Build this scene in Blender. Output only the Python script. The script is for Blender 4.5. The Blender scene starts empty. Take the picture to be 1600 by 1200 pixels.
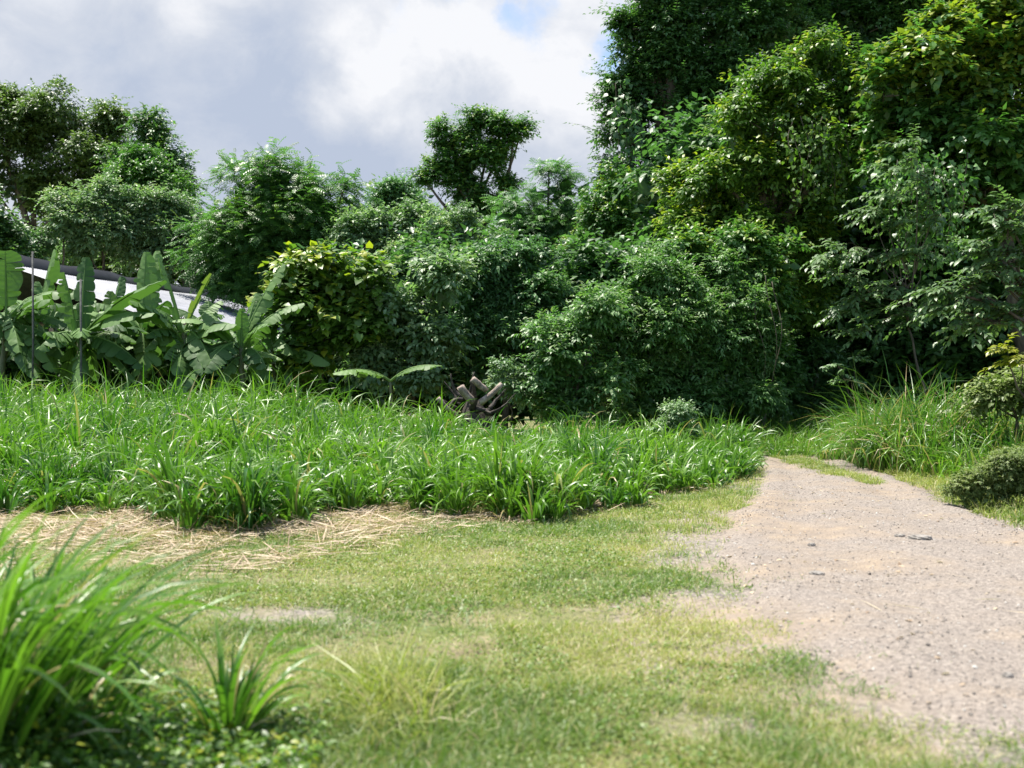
import bpy, math, random, zlib
import numpy as np
from mathutils import Vector

sc = bpy.context.scene
C = sc.collection
R = math.radians
F = 1716.0            # focal length in photo pixels
H = 1.5               # eye height
# ------------------------------------------------------------------ camera
cam = bpy.data.cameras.new('camera')
camo = bpy.data.objects.new('camera', cam)
C.objects.link(camo)
camo.location = (0, 0, H)
camo.rotation_euler = (R(90), 0, 0)
cam.sensor_width = 36
cam.lens = F / 1600 * 36
cam.clip_start = 0.05
cam.clip_end = 2000
cam.dof.use_dof = True
cam.dof.focus_distance = 20.0
cam.dof.aperture_fstop = 1.9
sc.camera = camo
# ------------------------------------------------------------------ render look
sc.view_settings.view_transform = 'Standard'
sc.view_settings.look = 'None'
sc.view_settings.gamma = 1
sc.view_settings.exposure = 0.85
cy = sc.cycles
cy.use_denoising = True
cy.max_bounces = 6
cy.diffuse_bounces = 2
cy.glossy_bounces = 2
cy.transmission_bounces = 4
cy.transparent_max_bounces = 4
cy.caustics_reflective = False
cy.caustics_refractive = False
# ------------------------------------------------------------------ sun
SUN_EL, SUN_AZ = 70.0, -60.0      # azimuth clockwise from the viewing direction (+Y): negative = left
ld = bpy.data.lights.new('sun', 'SUN')
ld.energy = 5.0
ld.angle = R(0.5)
ld.color = (1.0, 0.95, 0.86)
lo = bpy.data.objects.new('sun', ld)
C.objects.link(lo)
sd = Vector((math.sin(R(SUN_AZ)) * math.cos(R(SUN_EL)), math.cos(R(SUN_AZ)) * math.cos(R(SUN_EL)), math.sin(R(SUN_EL))))
lo.rotation_euler = sd.to_track_quat('Z', 'Y').to_euler()
lo.location = (0, 0, 40)
# ------------------------------------------------------------------ world: sky and clouds
W = bpy.data.worlds.new('World')
sc.world = W
W.use_nodes = True
nt = W.node_tree
nt.nodes.clear()
def N(t, **k):
    n = nt.nodes.new(t)
    for a, b in k.items():
        setattr(n, a, b)
    return n
def L(a, b):
    nt.links.new(a, b)
def setin(n, **k):
    for a, b in k.items():
        n.inputs[a].default_value = b
def math_(op, a, b=None, clamp=False):
    n = N('ShaderNodeMath', operation=op, use_clamp=clamp)
    for i, v in enumerate((a, b)):
        if v is None:
            continue
        if isinstance(v, (int, float)):
            n.inputs[i].default_value = v
        else:
            L(v, n.inputs[i])
    return n.outputs[0]
def pixdir(px, py):
    return Vector(((px - 800) / F, 1.0, (600 - py) / F)).normalized()
def skyblob(vec, px, py, rad, inner=0.0):
    d = pixdir(px, py)
    n = N('ShaderNodeVectorMath', operation='DISTANCE')
    L(vec, n.inputs[0])
    n.inputs[1].default_value = d
    m = N('ShaderNodeMapRange', interpolation_type='SMOOTHSTEP')
    L(n.outputs['Value'], m.inputs[0])
    m.inputs[1].default_value = rad * inner
    m.inputs[2].default_value = rad
    m.inputs[3].default_value = 1
    m.inputs[4].default_value = 0
    return m.outputs[0]
out = N('ShaderNodeOutputWorld')
sky = N('ShaderNodeTexSky', sky_type='NISHITA')
sky.sun_disc = False
sky.sun_elevation = R(SUN_EL)
sky.sun_rotation = R(SUN_AZ)
sky.altitude = 200
sky.dust_density = 1.6
bg1 = N('ShaderNodeBackground')
bg1.inputs[1].default_value = 0.12
L(sky.outputs[0], bg1.inputs[0])
tc = N('ShaderNodeTexCoord')
warp = N('ShaderNodeTexNoise')
setin(warp, Scale=7.0, Detail=8.0, Roughness=0.6)
L(tc.outputs['Generated'], warp.inputs['Vector'])
wv = N('ShaderNodeVectorMath', operation='MULTIPLY_ADD')
L(warp.outputs['Color'], wv.inputs[0])
wv.inputs[1].default_value = (0.22, 0.22, 0.22)
wo = N('ShaderNodeVectorMath', operation='ADD')
wo.inputs[1].default_value = (-0.11, -0.11, -0.11)
L(tc.outputs['Generated'], wo.inputs[0])
L(wo.outputs[0], wv.inputs[2])
V = wv.outputs[0]
mp = N('ShaderNodeMapping')
mp.inputs['Scale'].default_value = (1, 1, 1.5)
L(tc.outputs['Generated'], mp.inputs[0])
n1 = N('ShaderNodeTexNoise')
setin(n1, Scale=3.2, Detail=9.0, Roughness=0.5, Distortion=0.3)
L(mp.outputs[0], n1.inputs['Vector'])
n2 = N('ShaderNodeTexNoise')
setin(n2, Scale=11.0, Detail=9.0, Roughness=0.6, Distortion=0.4)
L(mp.outputs[0], n2.inputs['Vector'])
# brightness of the cloud deck
wh = math_('MULTIPLY', skyblob(V, 600, 90, 0.09), 0.28)
for px, py, rad, s in ((870, 120, 0.09, 0.30), (580, 70, 0.03, 0.35), (800, 80, 0.07, 0.25), (350, 10, 0.10, 0.25), (680, 60, 0.05, 0.2), (520, 130, .05, .2), (90, 30, .10, .32), (300, 40, .08, .2),
                       (380, 120, 0.10, -0.22), (480, 280, 0.13, -0.22), (150, 160, 0.12, -0.12), (620, 270, 0.10, -0.18), (230, 60, 0.06, -0.15), (760, 230, 0.09, -0.12), (880, 230, 0.06, 0.12)):
    wh = math_('ADD', wh, math_('MULTIPLY', skyblob(V, px, py, rad), s))
wh = math_('ADD', wh, math_('MULTIPLY', math_('SUBTRACT', n1.outputs[0], 0.5), 1.3))
wh = math_('ADD', wh, math_('MULTIPLY', math_('SUBTRACT', n2.outputs[0], 0.5), 1.3))
wh = math_('ADD', wh, 0.47, clamp=True)
ramp = N('ShaderNodeValToRGB')
L(wh, ramp.inputs[0])
e = ramp.color_ramp.elements
e[0].position = 0.1; e[0].color = (0.43, 0.49, 0.61, 1)
e[1].position = 0.95; e[1].color = (0.79, 0.80, 0.83, 1)
m_ = ramp.color_ramp.elements.new(0.5); m_.color = (0.56, 0.60, 0.68, 1)
bg2 = N('ShaderNodeBackground')
bg2.inputs[1].default_value = 0.66
L(ramp.outputs[0], bg2.inputs[0])
# cover: closed low ahead; unseen sky overhead and behind opened up to deepen shade
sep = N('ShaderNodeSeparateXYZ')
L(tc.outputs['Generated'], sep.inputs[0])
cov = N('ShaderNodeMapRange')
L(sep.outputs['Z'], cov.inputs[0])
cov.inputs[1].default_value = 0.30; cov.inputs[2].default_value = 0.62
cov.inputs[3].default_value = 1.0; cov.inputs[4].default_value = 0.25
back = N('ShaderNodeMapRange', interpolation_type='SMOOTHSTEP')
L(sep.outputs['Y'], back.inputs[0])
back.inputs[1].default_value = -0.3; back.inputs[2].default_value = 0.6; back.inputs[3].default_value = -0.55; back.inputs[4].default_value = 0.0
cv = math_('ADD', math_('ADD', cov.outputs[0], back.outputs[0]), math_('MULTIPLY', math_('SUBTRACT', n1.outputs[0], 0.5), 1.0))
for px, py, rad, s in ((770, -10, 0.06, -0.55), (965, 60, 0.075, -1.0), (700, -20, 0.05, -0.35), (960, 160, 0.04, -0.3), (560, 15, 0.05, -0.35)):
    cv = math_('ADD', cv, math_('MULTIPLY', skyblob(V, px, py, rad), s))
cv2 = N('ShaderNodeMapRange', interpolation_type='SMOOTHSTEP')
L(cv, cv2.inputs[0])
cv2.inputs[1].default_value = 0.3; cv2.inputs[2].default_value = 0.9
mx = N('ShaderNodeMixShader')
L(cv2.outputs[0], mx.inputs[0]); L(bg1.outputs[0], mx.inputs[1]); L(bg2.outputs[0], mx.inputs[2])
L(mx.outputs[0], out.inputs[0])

# ================================================================== helpers
rng = np.random.default_rng(7)
def at(px, py, y):
    return np.array([(px - 800) / F * y, y, H + (600 - py) / F * y])
def sstep(t):
    t = np.clip(t, 0, 1)
    return t * t * (3 - 2 * t)
_tab = np.random.default_rng(3).uniform(-1, 1, 65536)
def _vn(x, y, sd):
    xi = np.floor(x).astype(np.int64); yi = np.floor(y).astype(np.int64)
    fx = x - xi; fy = y - yi
    fx = fx * fx * (3 - 2 * fx); fy = fy * fy * (3 - 2 * fy)
    h = lambda a, b: _tab[((a * 374761393 + b * 668265263 + sd * 974711) ^ ((a * 31 + b * 17) >> 3)) & 65535]
    return (h(xi, yi) * (1 - fx) + h(xi + 1, yi) * fx) * (1 - fy) + (h(xi, yi + 1) * (1 - fx) + h(xi + 1, yi + 1) * fx) * fy
def nz(x, y, s=1.0, seed=0):
    """fractal value noise, about -1..1; s = features per metre"""
    x = np.asarray(x, float) * s; y = np.asarray(y, float) * s
    x, y = np.broadcast_arrays(x, y)
    sd = int(seed * 13 + 5)
    return 1.25 * (0.55 * _vn(x + 11.3, y + 4.7, sd) + 0.28 * _vn(2.1 * x + 3, 2.1 * y, sd + 1) + 0.17 * _vn(4.3 * x, 4.3 * y + 9, sd + 2))
def gz(x, y):
    x = np.asarray(x, float); y = np.asarray(y, float)
    z = 0.30 * sstep((y - 13) / 10) * sstep((0.3 - x) / 5)
    z = z + 0.40 * sstep((x - 6.3) / 2.0) * sstep((y - 14.0) / 5)
    z = z + 0.012 * nz(x, y, 1.3) + 0.03 * nz(x, y, 0.35, 2) * sstep((y - 6) / 10)
    return z
def proj(x, y):
    return 800 + F * x / y, 600 + F * (H - gz(x, y)) / y

def new_mesh(name, verts, faces_list, mat, parent=None, attrs=None, smooth=False):
    """faces_list: list of (n,k) index arrays; attrs: {name: per-vertex float array}"""
    me = bpy.data.meshes.new(name)
    verts = np.asarray(verts, np.float32)
    me.vertices.add(len(verts))
    me.vertices.foreach_set('co', verts.ravel())
    loops = np.concatenate([np.asarray(f, np.int32).ravel() for f in faces_list])
    tot = np.concatenate([np.full(len(f), np.asarray(f).shape[1], np.int32) for f in faces_list])
    st = np.concatenate([[0], np.cumsum(tot)[:-1]]).astype(np.int32)
    me.loops.add(len(loops)); me.loops.foreach_set('vertex_index', loops)
    me.polygons.add(len(tot)); me.polygons.foreach_set('loop_start', st)
    me.update(calc_edges=True)
    if smooth:
        me.polygons.foreach_set('use_smooth', np.ones(len(tot), bool))
    for k, v in (attrs or {}).items():
        a = me.attributes.new(k, 'FLOAT', 'POINT')
        a.data.foreach_set('value', np.asarray(v, np.float32))
    if mat:
        me.materials.append(mat)
    o = bpy.data.objects.new(name, me)
    C.objects.link(o)
    if parent:
        o.parent = parent
    return o
class Acc:
    def __init__(s):
        s.v = []; s.f = {}; s.a = {}; s.n = 0
    def add(s, verts, faces, **attrs):
        verts = np.asarray(verts, float)
        for f in (faces if isinstance(faces, list) else [faces]):
            f = np.asarray(f)
            s.f.setdefault(f.shape[1], []).append(f + s.n)
        for k in ('tint', 'young'):
            val = attrs.get(k, 0.5 if k == 'tint' else 0.0)
            s.a.setdefault(k, []).append(np.broadcast_to(np.asarray(val, float), (len(verts),)))
        s.v.append(verts); s.n += len(verts)
    def build(s, name, mat, parent=None, smooth=False, origin=None):
        v = np.concatenate(s.v)
        if origin is not None:
            v = v - np.asarray(origin)
        return new_mesh(name, v, [np.concatenate(f) for f in s.f.values()], mat, parent,
                        {k: np.concatenate(a) for k, a in s.a.items()}, smooth)
def tag(o, label=None, cat=None, group=None, kind=None):
    if label: o['label'] = label
    if cat: o['category'] = cat
    if group: o['group'] = group
    if kind: o['kind'] = kind
    return o
def empty(name, loc, label, cat, group=None):
    o = bpy.data.objects.new(name, None)
    C.objects.link(o)
    o.location = loc
    o.empty_display_size = 0.3
    return tag(o, label, cat, group)
def nrm(a):
    return a / np.maximum(np.linalg.norm(a, axis=-1, keepdims=True), 1e-9)

def tube(acc, pts, radii, n=7, tint=0.5, bump=0.0):
    pts = np.asarray(pts, float); radii = np.asarray(radii, float)
    t = nrm(np.gradient(pts, axis=0))
    up = np.array([0.31, 0.17, 0.93])
    u = nrm(np.cross(t, up)); v = nrm(np.cross(t, u))
    ang = np.linspace(0, 2 * np.pi, n, endpoint=False)
    rr = radii[:, None] * (1 + bump * rng.uniform(-1, 1, (len(pts), n)))
    ring = pts[:, None] + rr[..., None] * (np.cos(ang)[None, :, None] * u[:, None] + np.sin(ang)[None, :, None] * v[:, None])
    m = len(pts)
    V_ = ring.reshape(-1, 3)
    i = np.arange(m - 1)[:, None] * n; j = np.arange(n)[None]; k = (j + 1) % n
    f = np.stack([i + j, i + k, i + n + k, i + n + j], -1).reshape(-1, 4)
    acc.add(V_, [f, np.arange(n)[None][:, ::-1], (np.arange(n) + (m - 1) * n)[None]], tint=tint)
def curve(p0, p1, bow=0.1, n=7, sag=0.0):
    p0 = np.asarray(p0, float); p1 = np.asarray(p1, float)
    d = np.linalg.norm(p1 - p0)
    off = rng.normal(0, 1, 3) * bow * d
    t = np.linspace(0, 1, n)[:, None]
    p = p0 + (p1 - p0) * t + off * np.sin(np.pi * t) + rng.normal(0, 0.012 * d, (n, 3)) * np.sin(np.pi * t)
    p[:, 2] += sag * np.sin(np.pi * t[:, 0])
    return p

# ---------------------------------------------------------------- materials
def mat_base(name):
    m = bpy.data.materials.new(name)
    m.use_nodes = True
    t = m.node_tree
    t.nodes.clear()
    return m, t
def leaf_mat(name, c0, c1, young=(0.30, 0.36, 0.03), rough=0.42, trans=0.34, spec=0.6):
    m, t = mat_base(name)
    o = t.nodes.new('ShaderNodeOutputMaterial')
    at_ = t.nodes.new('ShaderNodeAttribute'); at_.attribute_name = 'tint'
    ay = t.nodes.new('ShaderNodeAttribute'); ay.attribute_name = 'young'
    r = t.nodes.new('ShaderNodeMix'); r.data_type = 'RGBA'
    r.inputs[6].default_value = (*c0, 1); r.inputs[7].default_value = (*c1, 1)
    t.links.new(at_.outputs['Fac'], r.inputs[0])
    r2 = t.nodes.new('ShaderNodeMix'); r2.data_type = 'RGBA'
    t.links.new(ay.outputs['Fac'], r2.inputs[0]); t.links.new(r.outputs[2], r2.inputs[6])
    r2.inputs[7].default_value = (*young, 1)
    p = t.nodes.new('ShaderNodeBsdfPrincipled')
    p.inputs['Roughness'].default_value = rough
    p.inputs['Specular IOR Level'].default_value = spec
    t.links.new(r2.outputs[2], p.inputs['Base Color'])
    tr = t.nodes.new('ShaderNodeBsdfTranslucent')
    tm = t.nodes.new('ShaderNodeMix'); tm.data_type = 'RGBA'; tm.blend_type = 'MULTIPLY'
    tm.inputs[0].default_value = 1
    t.links.new(r2.outputs[2], tm.inputs[6]); tm.inputs[7].default_value = (1.35, 1.7, 0.8, 1)
    t.links.new(tm.outputs[2], tr.inputs[0])
    x = t.nodes.new('ShaderNodeMixShader'); x.inputs[0].default_value = trans
    t.links.new(p.outputs[0], x.inputs[1]); t.links.new(tr.outputs[0], x.inputs[2])
    t.links.new(x.outputs[0], o.inputs[0])
    return m
def rough_mat(name, c0, c1, scale=6, rough=0.85, bump=0.3, metallic=0.0, stretch=(1, 1, 1), detail=6):
    m, t = mat_base(name)
    o = t.nodes.new('ShaderNodeOutputMaterial')
    tc = t.nodes.new('ShaderNodeTexCoord'); mp = t.nodes.new('ShaderNodeMapping')
    mp.inputs['Scale'].default_value = stretch
    t.links.new(tc.outputs['Object'], mp.inputs[0])
    n = t.nodes.new('ShaderNodeTexNoise')
    n.inputs['Scale'].default_value = scale; n.inputs['Detail'].default_value = detail; n.inputs['Roughness'].default_value = 0.65
    t.links.new(mp.outputs[0], n.inputs['Vector'])
    cr = t.nodes.new('ShaderNodeValToRGB')
    cr.color_ramp.elements[0].position = 0.35; cr.color_ramp.elements[0].color = (*c0, 1)
    cr.color_ramp.elements[1].position = 0.68; cr.color_ramp.elements[1].color = (*c1, 1)
    t.links.new(n.outputs[0], cr.inputs[0])
    p = t.nodes.new('ShaderNodeBsdfPrincipled')
    p.inputs['Roughness'].default_value = rough; p.inputs['Metallic'].default_value = metallic
    t.links.new(cr.outputs[0], p.inputs['Base Color'])
    b = t.nodes.new('ShaderNodeBump'); b.inputs['Strength'].default_value = bump; b.inputs['Distance'].default_value = 0.03
    t.links.new(n.outputs[0], b.inputs['Height']); t.links.new(b.outputs[0], p.inputs['Normal'])
    t.links.new(p.outputs[0], o.inputs[0])
    return m
M = {
    'bark': rough_mat('bark', (0.05, 0.04, 0.03), (0.17, 0.14, 0.10), 9, stretch=(1, 1, 0.25)),
    'deadwood': rough_mat('deadwood', (0.014, 0.012, 0.010), (0.10, 0.082, 0.066), 9, bump=1.0),
    'palewood': rough_mat('palewood', (0.12, 0.09, 0.068), (0.50, 0.40, 0.33), 9, bump=1.0),
    'pole': rough_mat('pole', (0.05, 0.05, 0.05), (0.14, 0.14, 0.13), 8),
    'tarp': rough_mat('tarp', (0.008, 0.009, 0.012), (0.020, 0.022, 0.026), 2, rough=0.6, bump=0.2),
    'stem': rough_mat('stem', (0.07, 0.09, 0.045), (0.22, 0.22, 0.12), 7, stretch=(3, 3, 0.4), rough=0.6),
    'wall': rough_mat('shed_wall', (0.03, 0.028, 0.025), (0.07, 0.06, 0.05), 4),
    'stone': rough_mat('stone', (0.17, 0.155, 0.135), (0.36, 0.33, 0.29), 14, bump=0.5),
    'gravel': leaf_mat('gravel', (0.11, 0.10, 0.09), (0.38, 0.33, 0.28), (0.44, 0.42, 0.38), 0.8, 0.0, 0.3),
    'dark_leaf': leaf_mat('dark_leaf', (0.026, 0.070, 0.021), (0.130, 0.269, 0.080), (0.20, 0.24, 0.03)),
    'olive_leaf': leaf_mat('olive_leaf', (0.047, 0.088, 0.026), (0.177, 0.261, 0.076), (0.17, 0.17, 0.06)),
    'spray_leaf': leaf_mat('spray_leaf', (0.050, 0.110, 0.037), (0.206, 0.312, 0.125)),
    'yellow_leaf': leaf_mat('yellow_leaf', (0.16, 0.20, 0.02), (0.40, 0.40, 0.03)),
    'mid_leaf': leaf_mat('mid_leaf', (0.031, 0.094, 0.020), (0.152, 0.320, 0.074), (0.28, 0.32, 0.03)),
    'lime_leaf': leaf_mat('lime_leaf', (0.040, 0.100, 0.014), (0.184, 0.322, 0.048), (0.38, 0.40, 0.03)),
    'pale_leaf': leaf_mat('pale_leaf', (0.070, 0.146, 0.053), (0.292, 0.423, 0.216), (0.36, 0.36, 0.16), rough=0.46),
    'blue_leaf': leaf_mat('blue_leaf', (0.036, 0.097, 0.032), (0.176, 0.355, 0.122), (0.19, 0.26, 0.10), rough=0.46),
    'feather_leaf': leaf_mat('feather_leaf', (0.044, 0.121, 0.028), (0.187, 0.351, 0.098), (0.24, 0.30, 0.13), rough=0.46),
    'banana_leaf': leaf_mat('banana_leaf', (0.042, 0.105, 0.024), (0.155, 0.270, 0.075), (0.26, 0.32, 0.07), spec=0.35, rough=0.55, trans=0.22),
    'grass': leaf_mat('grass', (0.040, 0.132, 0.015), (0.190, 0.335, 0.038), (0.42, 0.32, 0.16), rough=0.38, trans=0.30),
    'lawn': leaf_mat('lawn', (0.095, 0.180, 0.024), (0.345, 0.360, 0.090), (0.46, 0.37, 0.20), rough=0.5, trans=0.3),
    'straw': leaf_mat('straw', (0.24, 0.16, 0.10), (0.62, 0.48, 0.33), (0.6, 0.5, 0.35), rough=0.6, trans=0.15),
    'olive_bush': leaf_mat('olive_bush', (0.101, 0.155, 0.043), (0.290, 0.355, 0.116), (0.25, 0.25, 0.08), rough=0.5),
}

# ---------------------------------------------------------------- leaf stamps
def T(v, f):
    return np.array(v, float), [np.array(q) for q in f]
LEAF_FAR = T([(0, 0, 0), (.30, .42, .08), (0, 1, -.14), (-.30, .42, .08)], [[(0, 1, 2), (0, 2, 3)]])
LEAF = T([(0, 0, 0), (.24, .28, .06), (.20, .66, .02), (0, 1, -.2), (-.20, .66, .02), (-.24, .28, .06), (0, .5, -.02)],
         [[(0, 1, 2, 6), (6, 2, 3, 4), (0, 6, 4, 5)]])
HEART = T([(0, 0, 0), (.36, -.06, .05), (.40, .36, .05), (0, 1, -.22), (-.40, .36, .05), (-.36, -.06, .05), (0, .45, 0)],
          [[(0, 1, 2, 6), (0, 6, 4, 5)], [(6, 2, 3), (6, 3, 4)]])
def pinnate(pairs=7, w=0.078, l=0.26, droop=0.28):
    v = []; f = []
    for i in range(pairs):
        t = (i + 0.6) / pairs
        ll = l * (0.55 + 0.9 * math.sin(math.pi * min(t * 0.9 + 0.1, 1)) * 0.6)
        z0 = 0.12 * t - droop * t * t
        for s in (-1, 1):
            k = len(v)
            tip = (s * ll, t + ll * 0.35, z0 - 0.05)
            v += [(0, t - w / 2, z0), (s * ll * .5, t + ll * .12 - w * .5, z0 + .02), tip, (s * ll * .5, t + ll * .2 + w * .5, z0 + .02)]
            f.append((k, k + 1, k + 2, k + 3))
    k = len(v)
    v += [(-.012, 0, 0), (.012, 0, 0), (.008, .5, .06 - droop * .25), (-.008, .5, .06 - droop * .25), (0, 1.06, .12 - droop)]
    f2 = [(k + 3, k + 2, k + 4)]
    f.append((k, k + 1, k + 2, k + 3))
    return T(v, [f, f2])
PINNATE = pinnate()
PINNATE_FAR = pinnate(5, 0.11, 0.25)
def stamp(acc, tpl, P, Y, Nn, s, tint, young, wscale=1.0):
    tv, tf = tpl
    Y = nrm(Y); X = nrm(np.cross(Y, Nn)); Z = np.cross(X, Y)
    n = len(P)
    s = np.broadcast_to(s, (n,))
    V_ = (P[:, None] + s[:, None, None] * (tv[None, :, 0:1] * wscale * X[:, None] + tv[None, :, 1:2] * Y[:, None] + tv[None, :, 2:3] * Z[:, None])).reshape(-1, 3)
    k = len(tv)
    off = (np.arange(n) * k)[:, None, None]
    fs = [(off + f[None]).reshape(-1, f.shape[1]) for f in tf]
    acc.add(V_, fs, tint=np.repeat(tint, k), young=np.repeat(young, k))
def rdir(n):
    return nrm(rng.normal(0, 1, (n, 3)))

def foliage(acc, blobs, leaf, size, dens=1.0, sub=0.36, young=0.15, back=0.35, fill=0.5, twig=0.5, droop=0.35, wscale=1.0, clump=7, yz=None, lump=0.95):
    """blobs: list of (centre, (rx, ry, rz)); leaf clumps on lumps over each blob"""
    larea = {id(LEAF_FAR): 0.3, id(LEAF): 0.31, id(HEART): 0.5, id(PINNATE): 0.22, id(PINNATE_FAR): 0.25}[id(leaf)] * wscale * size * size
    parts = []
    for c, r in blobs:
        c = np.asarray(c, float); r = np.asarray(r, float)
        parea = 4 * np.pi * (r[0] * r[1] + r[0] * r[2] + r[1] * r[2]) / 3
        nf = int(fill * parea / (larea * 3.5))
        q = c + rdir(nf) * r * (0.62 * rng.random((nf, 1)) ** 0.45)
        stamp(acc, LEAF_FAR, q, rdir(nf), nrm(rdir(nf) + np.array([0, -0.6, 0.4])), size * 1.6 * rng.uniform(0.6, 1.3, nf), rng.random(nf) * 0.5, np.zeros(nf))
        nk = int(rng.integers(4, 7)) if r.mean() > 2.2 * size else 1
        if nk == 1:
            parts.append((c, r, rng.random()))
            continue
        for k in range(nk):
            dk = nrm(rng.normal(0, 1, 3) + np.array([0, -0.35, 0.25]))
            f = rng.uniform(0.26, 0.60)
            parts.append((c + dk * r * rng.uniform(0.35, 0.88), r * f * rng.uniform(0.85, 1.15, 3), rng.random()))
    for c, r, ptint in parts:
        rm = r.mean()
        area = 4 * np.pi * (r[0] * r[1] + r[0] * r[2] + r[1] * r[2]) / 3
        rs = max(sub * 1.25 * rm, size * 1.2)
        nsub = int(max(5, lump * area / (np.pi * rs * rs)))
        d = rdir(nsub * 3)
        keep = (d[:, 1] < 0.35) | (rng.random(len(d)) < back)
        keep &= (d[:, 2] > -0.55) | (rng.random(len(d)) < 0.4)
        d = d[keep][:nsub]
        sc_ = c + d * r * (0.42 + 0.56 * rng.random((len(d), 1)))
        srad = rs * (0.36 + 0.85 * rng.random(len(d)) ** 1.5)
        # leaders and side shoots break up the outline
        ns = 2
        ds = nrm(rdir(ns) + np.array([0, -0.1, 0.5]))
        d = np.concatenate([d, ds]); sc_ = np.concatenate([sc_, c + ds * r * rng.uniform(0.95, 1.45, (ns, 1))])
        srad = np.concatenate([srad, rs * rng.uniform(0.16, 0.42, ns)])
        stint = 0.5 * ptint + 0.5 * rng.random(len(d)) ** 1.2
        n_each = np.maximum(4, (dens * 1.5 * 4 * np.pi * srad ** 2 / larea / clump * 0.6)).astype(int)
        # clump origins on the lump shells
        idx = np.repeat(np.arange(len(d)), n_each)
        dd = rdir(len(idx))
        dd = nrm(dd + 0.45 * d[idx] + np.array([0, -0.10, 0.42]))
        rad = srad[idx] * (0.5 + 0.55 * rng.random(len(idx)) ** 0.8 + twig * 0.9 * (rng.random(len(idx)) < 0.12) * rng.random(len(idx)))
        p0 = sc_[idx] + dd * rad[:, None] * np.array([1, 1, 0.8])
        tw = dd + 0.5 * rdir(len(idx)); tw[:, 2] = tw[:, 2] * 0.6 + 0.05
        tw = nrm(tw)
        j = np.repeat(np.arange(len(idx)), clump)
        n = len(j)
        t = np.tile(np.arange(clump) / clump, len(idx))
        sg = np.tile(np.where(np.arange(clump) % 2 == 0, 1.0, -1.0), len(idx))
        side = nrm(np.cross(tw[j], np.array([0, 0, 1.0])) + 1e-3)
        step = size * (2.6 if leaf is not PINNATE and leaf is not PINNATE_FAR else 1.2)
        P = p0[j] + tw[j] * (t * step)[:, None] + rng.normal(0, size * 0.12, (n, 3))
        P[:, 2] -= droop * 0.5 * step * t * t
        Y = nrm(0.85 * sg[:, None] * side * (1 - 0.7 * t[:, None]) + 0.75 * tw[j] + 0.45 * rdir(n) + np.array([0, 0, -droop]))
        Nn = nrm(np.array([0, -0.15, 0.9]) + 0.42 * rdir(n) + 0.30 * dd[j])
        s = size * rng.uniform(0.65, 1.25, n) * (1 - 0.25 * t)
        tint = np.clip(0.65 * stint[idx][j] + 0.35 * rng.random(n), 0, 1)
        yg = np.clip((t > 0.5) * (dd[j][:, 2] > 0.1) * young * rng.uniform(0.2, 2.6, n) * (stint[idx][j] > 0.45), 0, 1)
        if yz is not None:
            yg = np.clip(yg + sstep((P[:, 2] - yz) / 1.2) * young * 2 * (rng.random(n) < 0.5), 0, 1)
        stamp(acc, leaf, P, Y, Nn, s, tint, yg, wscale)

def sprays(acc, tacc, blobs, leaf, size, per=7, length=0.6, aim=(-0.5, -0.5, 0), nl=9):
    """flat leafy twigs in layers, for the sparse boughs"""
    up = np.array([0, 0, 1.0])
    for c, r in blobs:
        for q in range(per):
            st_ = np.asarray(c) + rdir(1)[0] * np.array(r) * 0.8
            d = nrm(np.array(aim) + rdir(1)[0] * [1, 1, .35])
            ln = length * rng.uniform(.6, 1.3)
            t = np.linspace(0, 1, nl)
            pts = st_ + d * (t * ln)[:, None] + np.stack([0 * t, 0 * t, -0.22 * ln * t * t], -1)
            tube(tacc, pts[::2], np.linspace(0.007, 0.002, len(pts[::2])), 4)
            side = nrm(np.cross(d, up))
            for sg in (1, -1):
                n = nl
                Y = nrm(side * sg * (1.0 - .55 * t[:, None]) + d * .7 + rdir(n) * .22 + [0, 0, -.28])
                Nn = nrm(up + rdir(n) * .28 + np.array([0, -.15, 0]))
                stamp(acc, leaf, pts + rng.normal(0, size * .1, (n, 3)), Y, Nn, size * rng.uniform(.7, 1.2, n) * (1 - .3 * t), np.clip(rng.random() * .5 + rng.random(n) * .5, 0, 1), np.full(n, 0.0))

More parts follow.
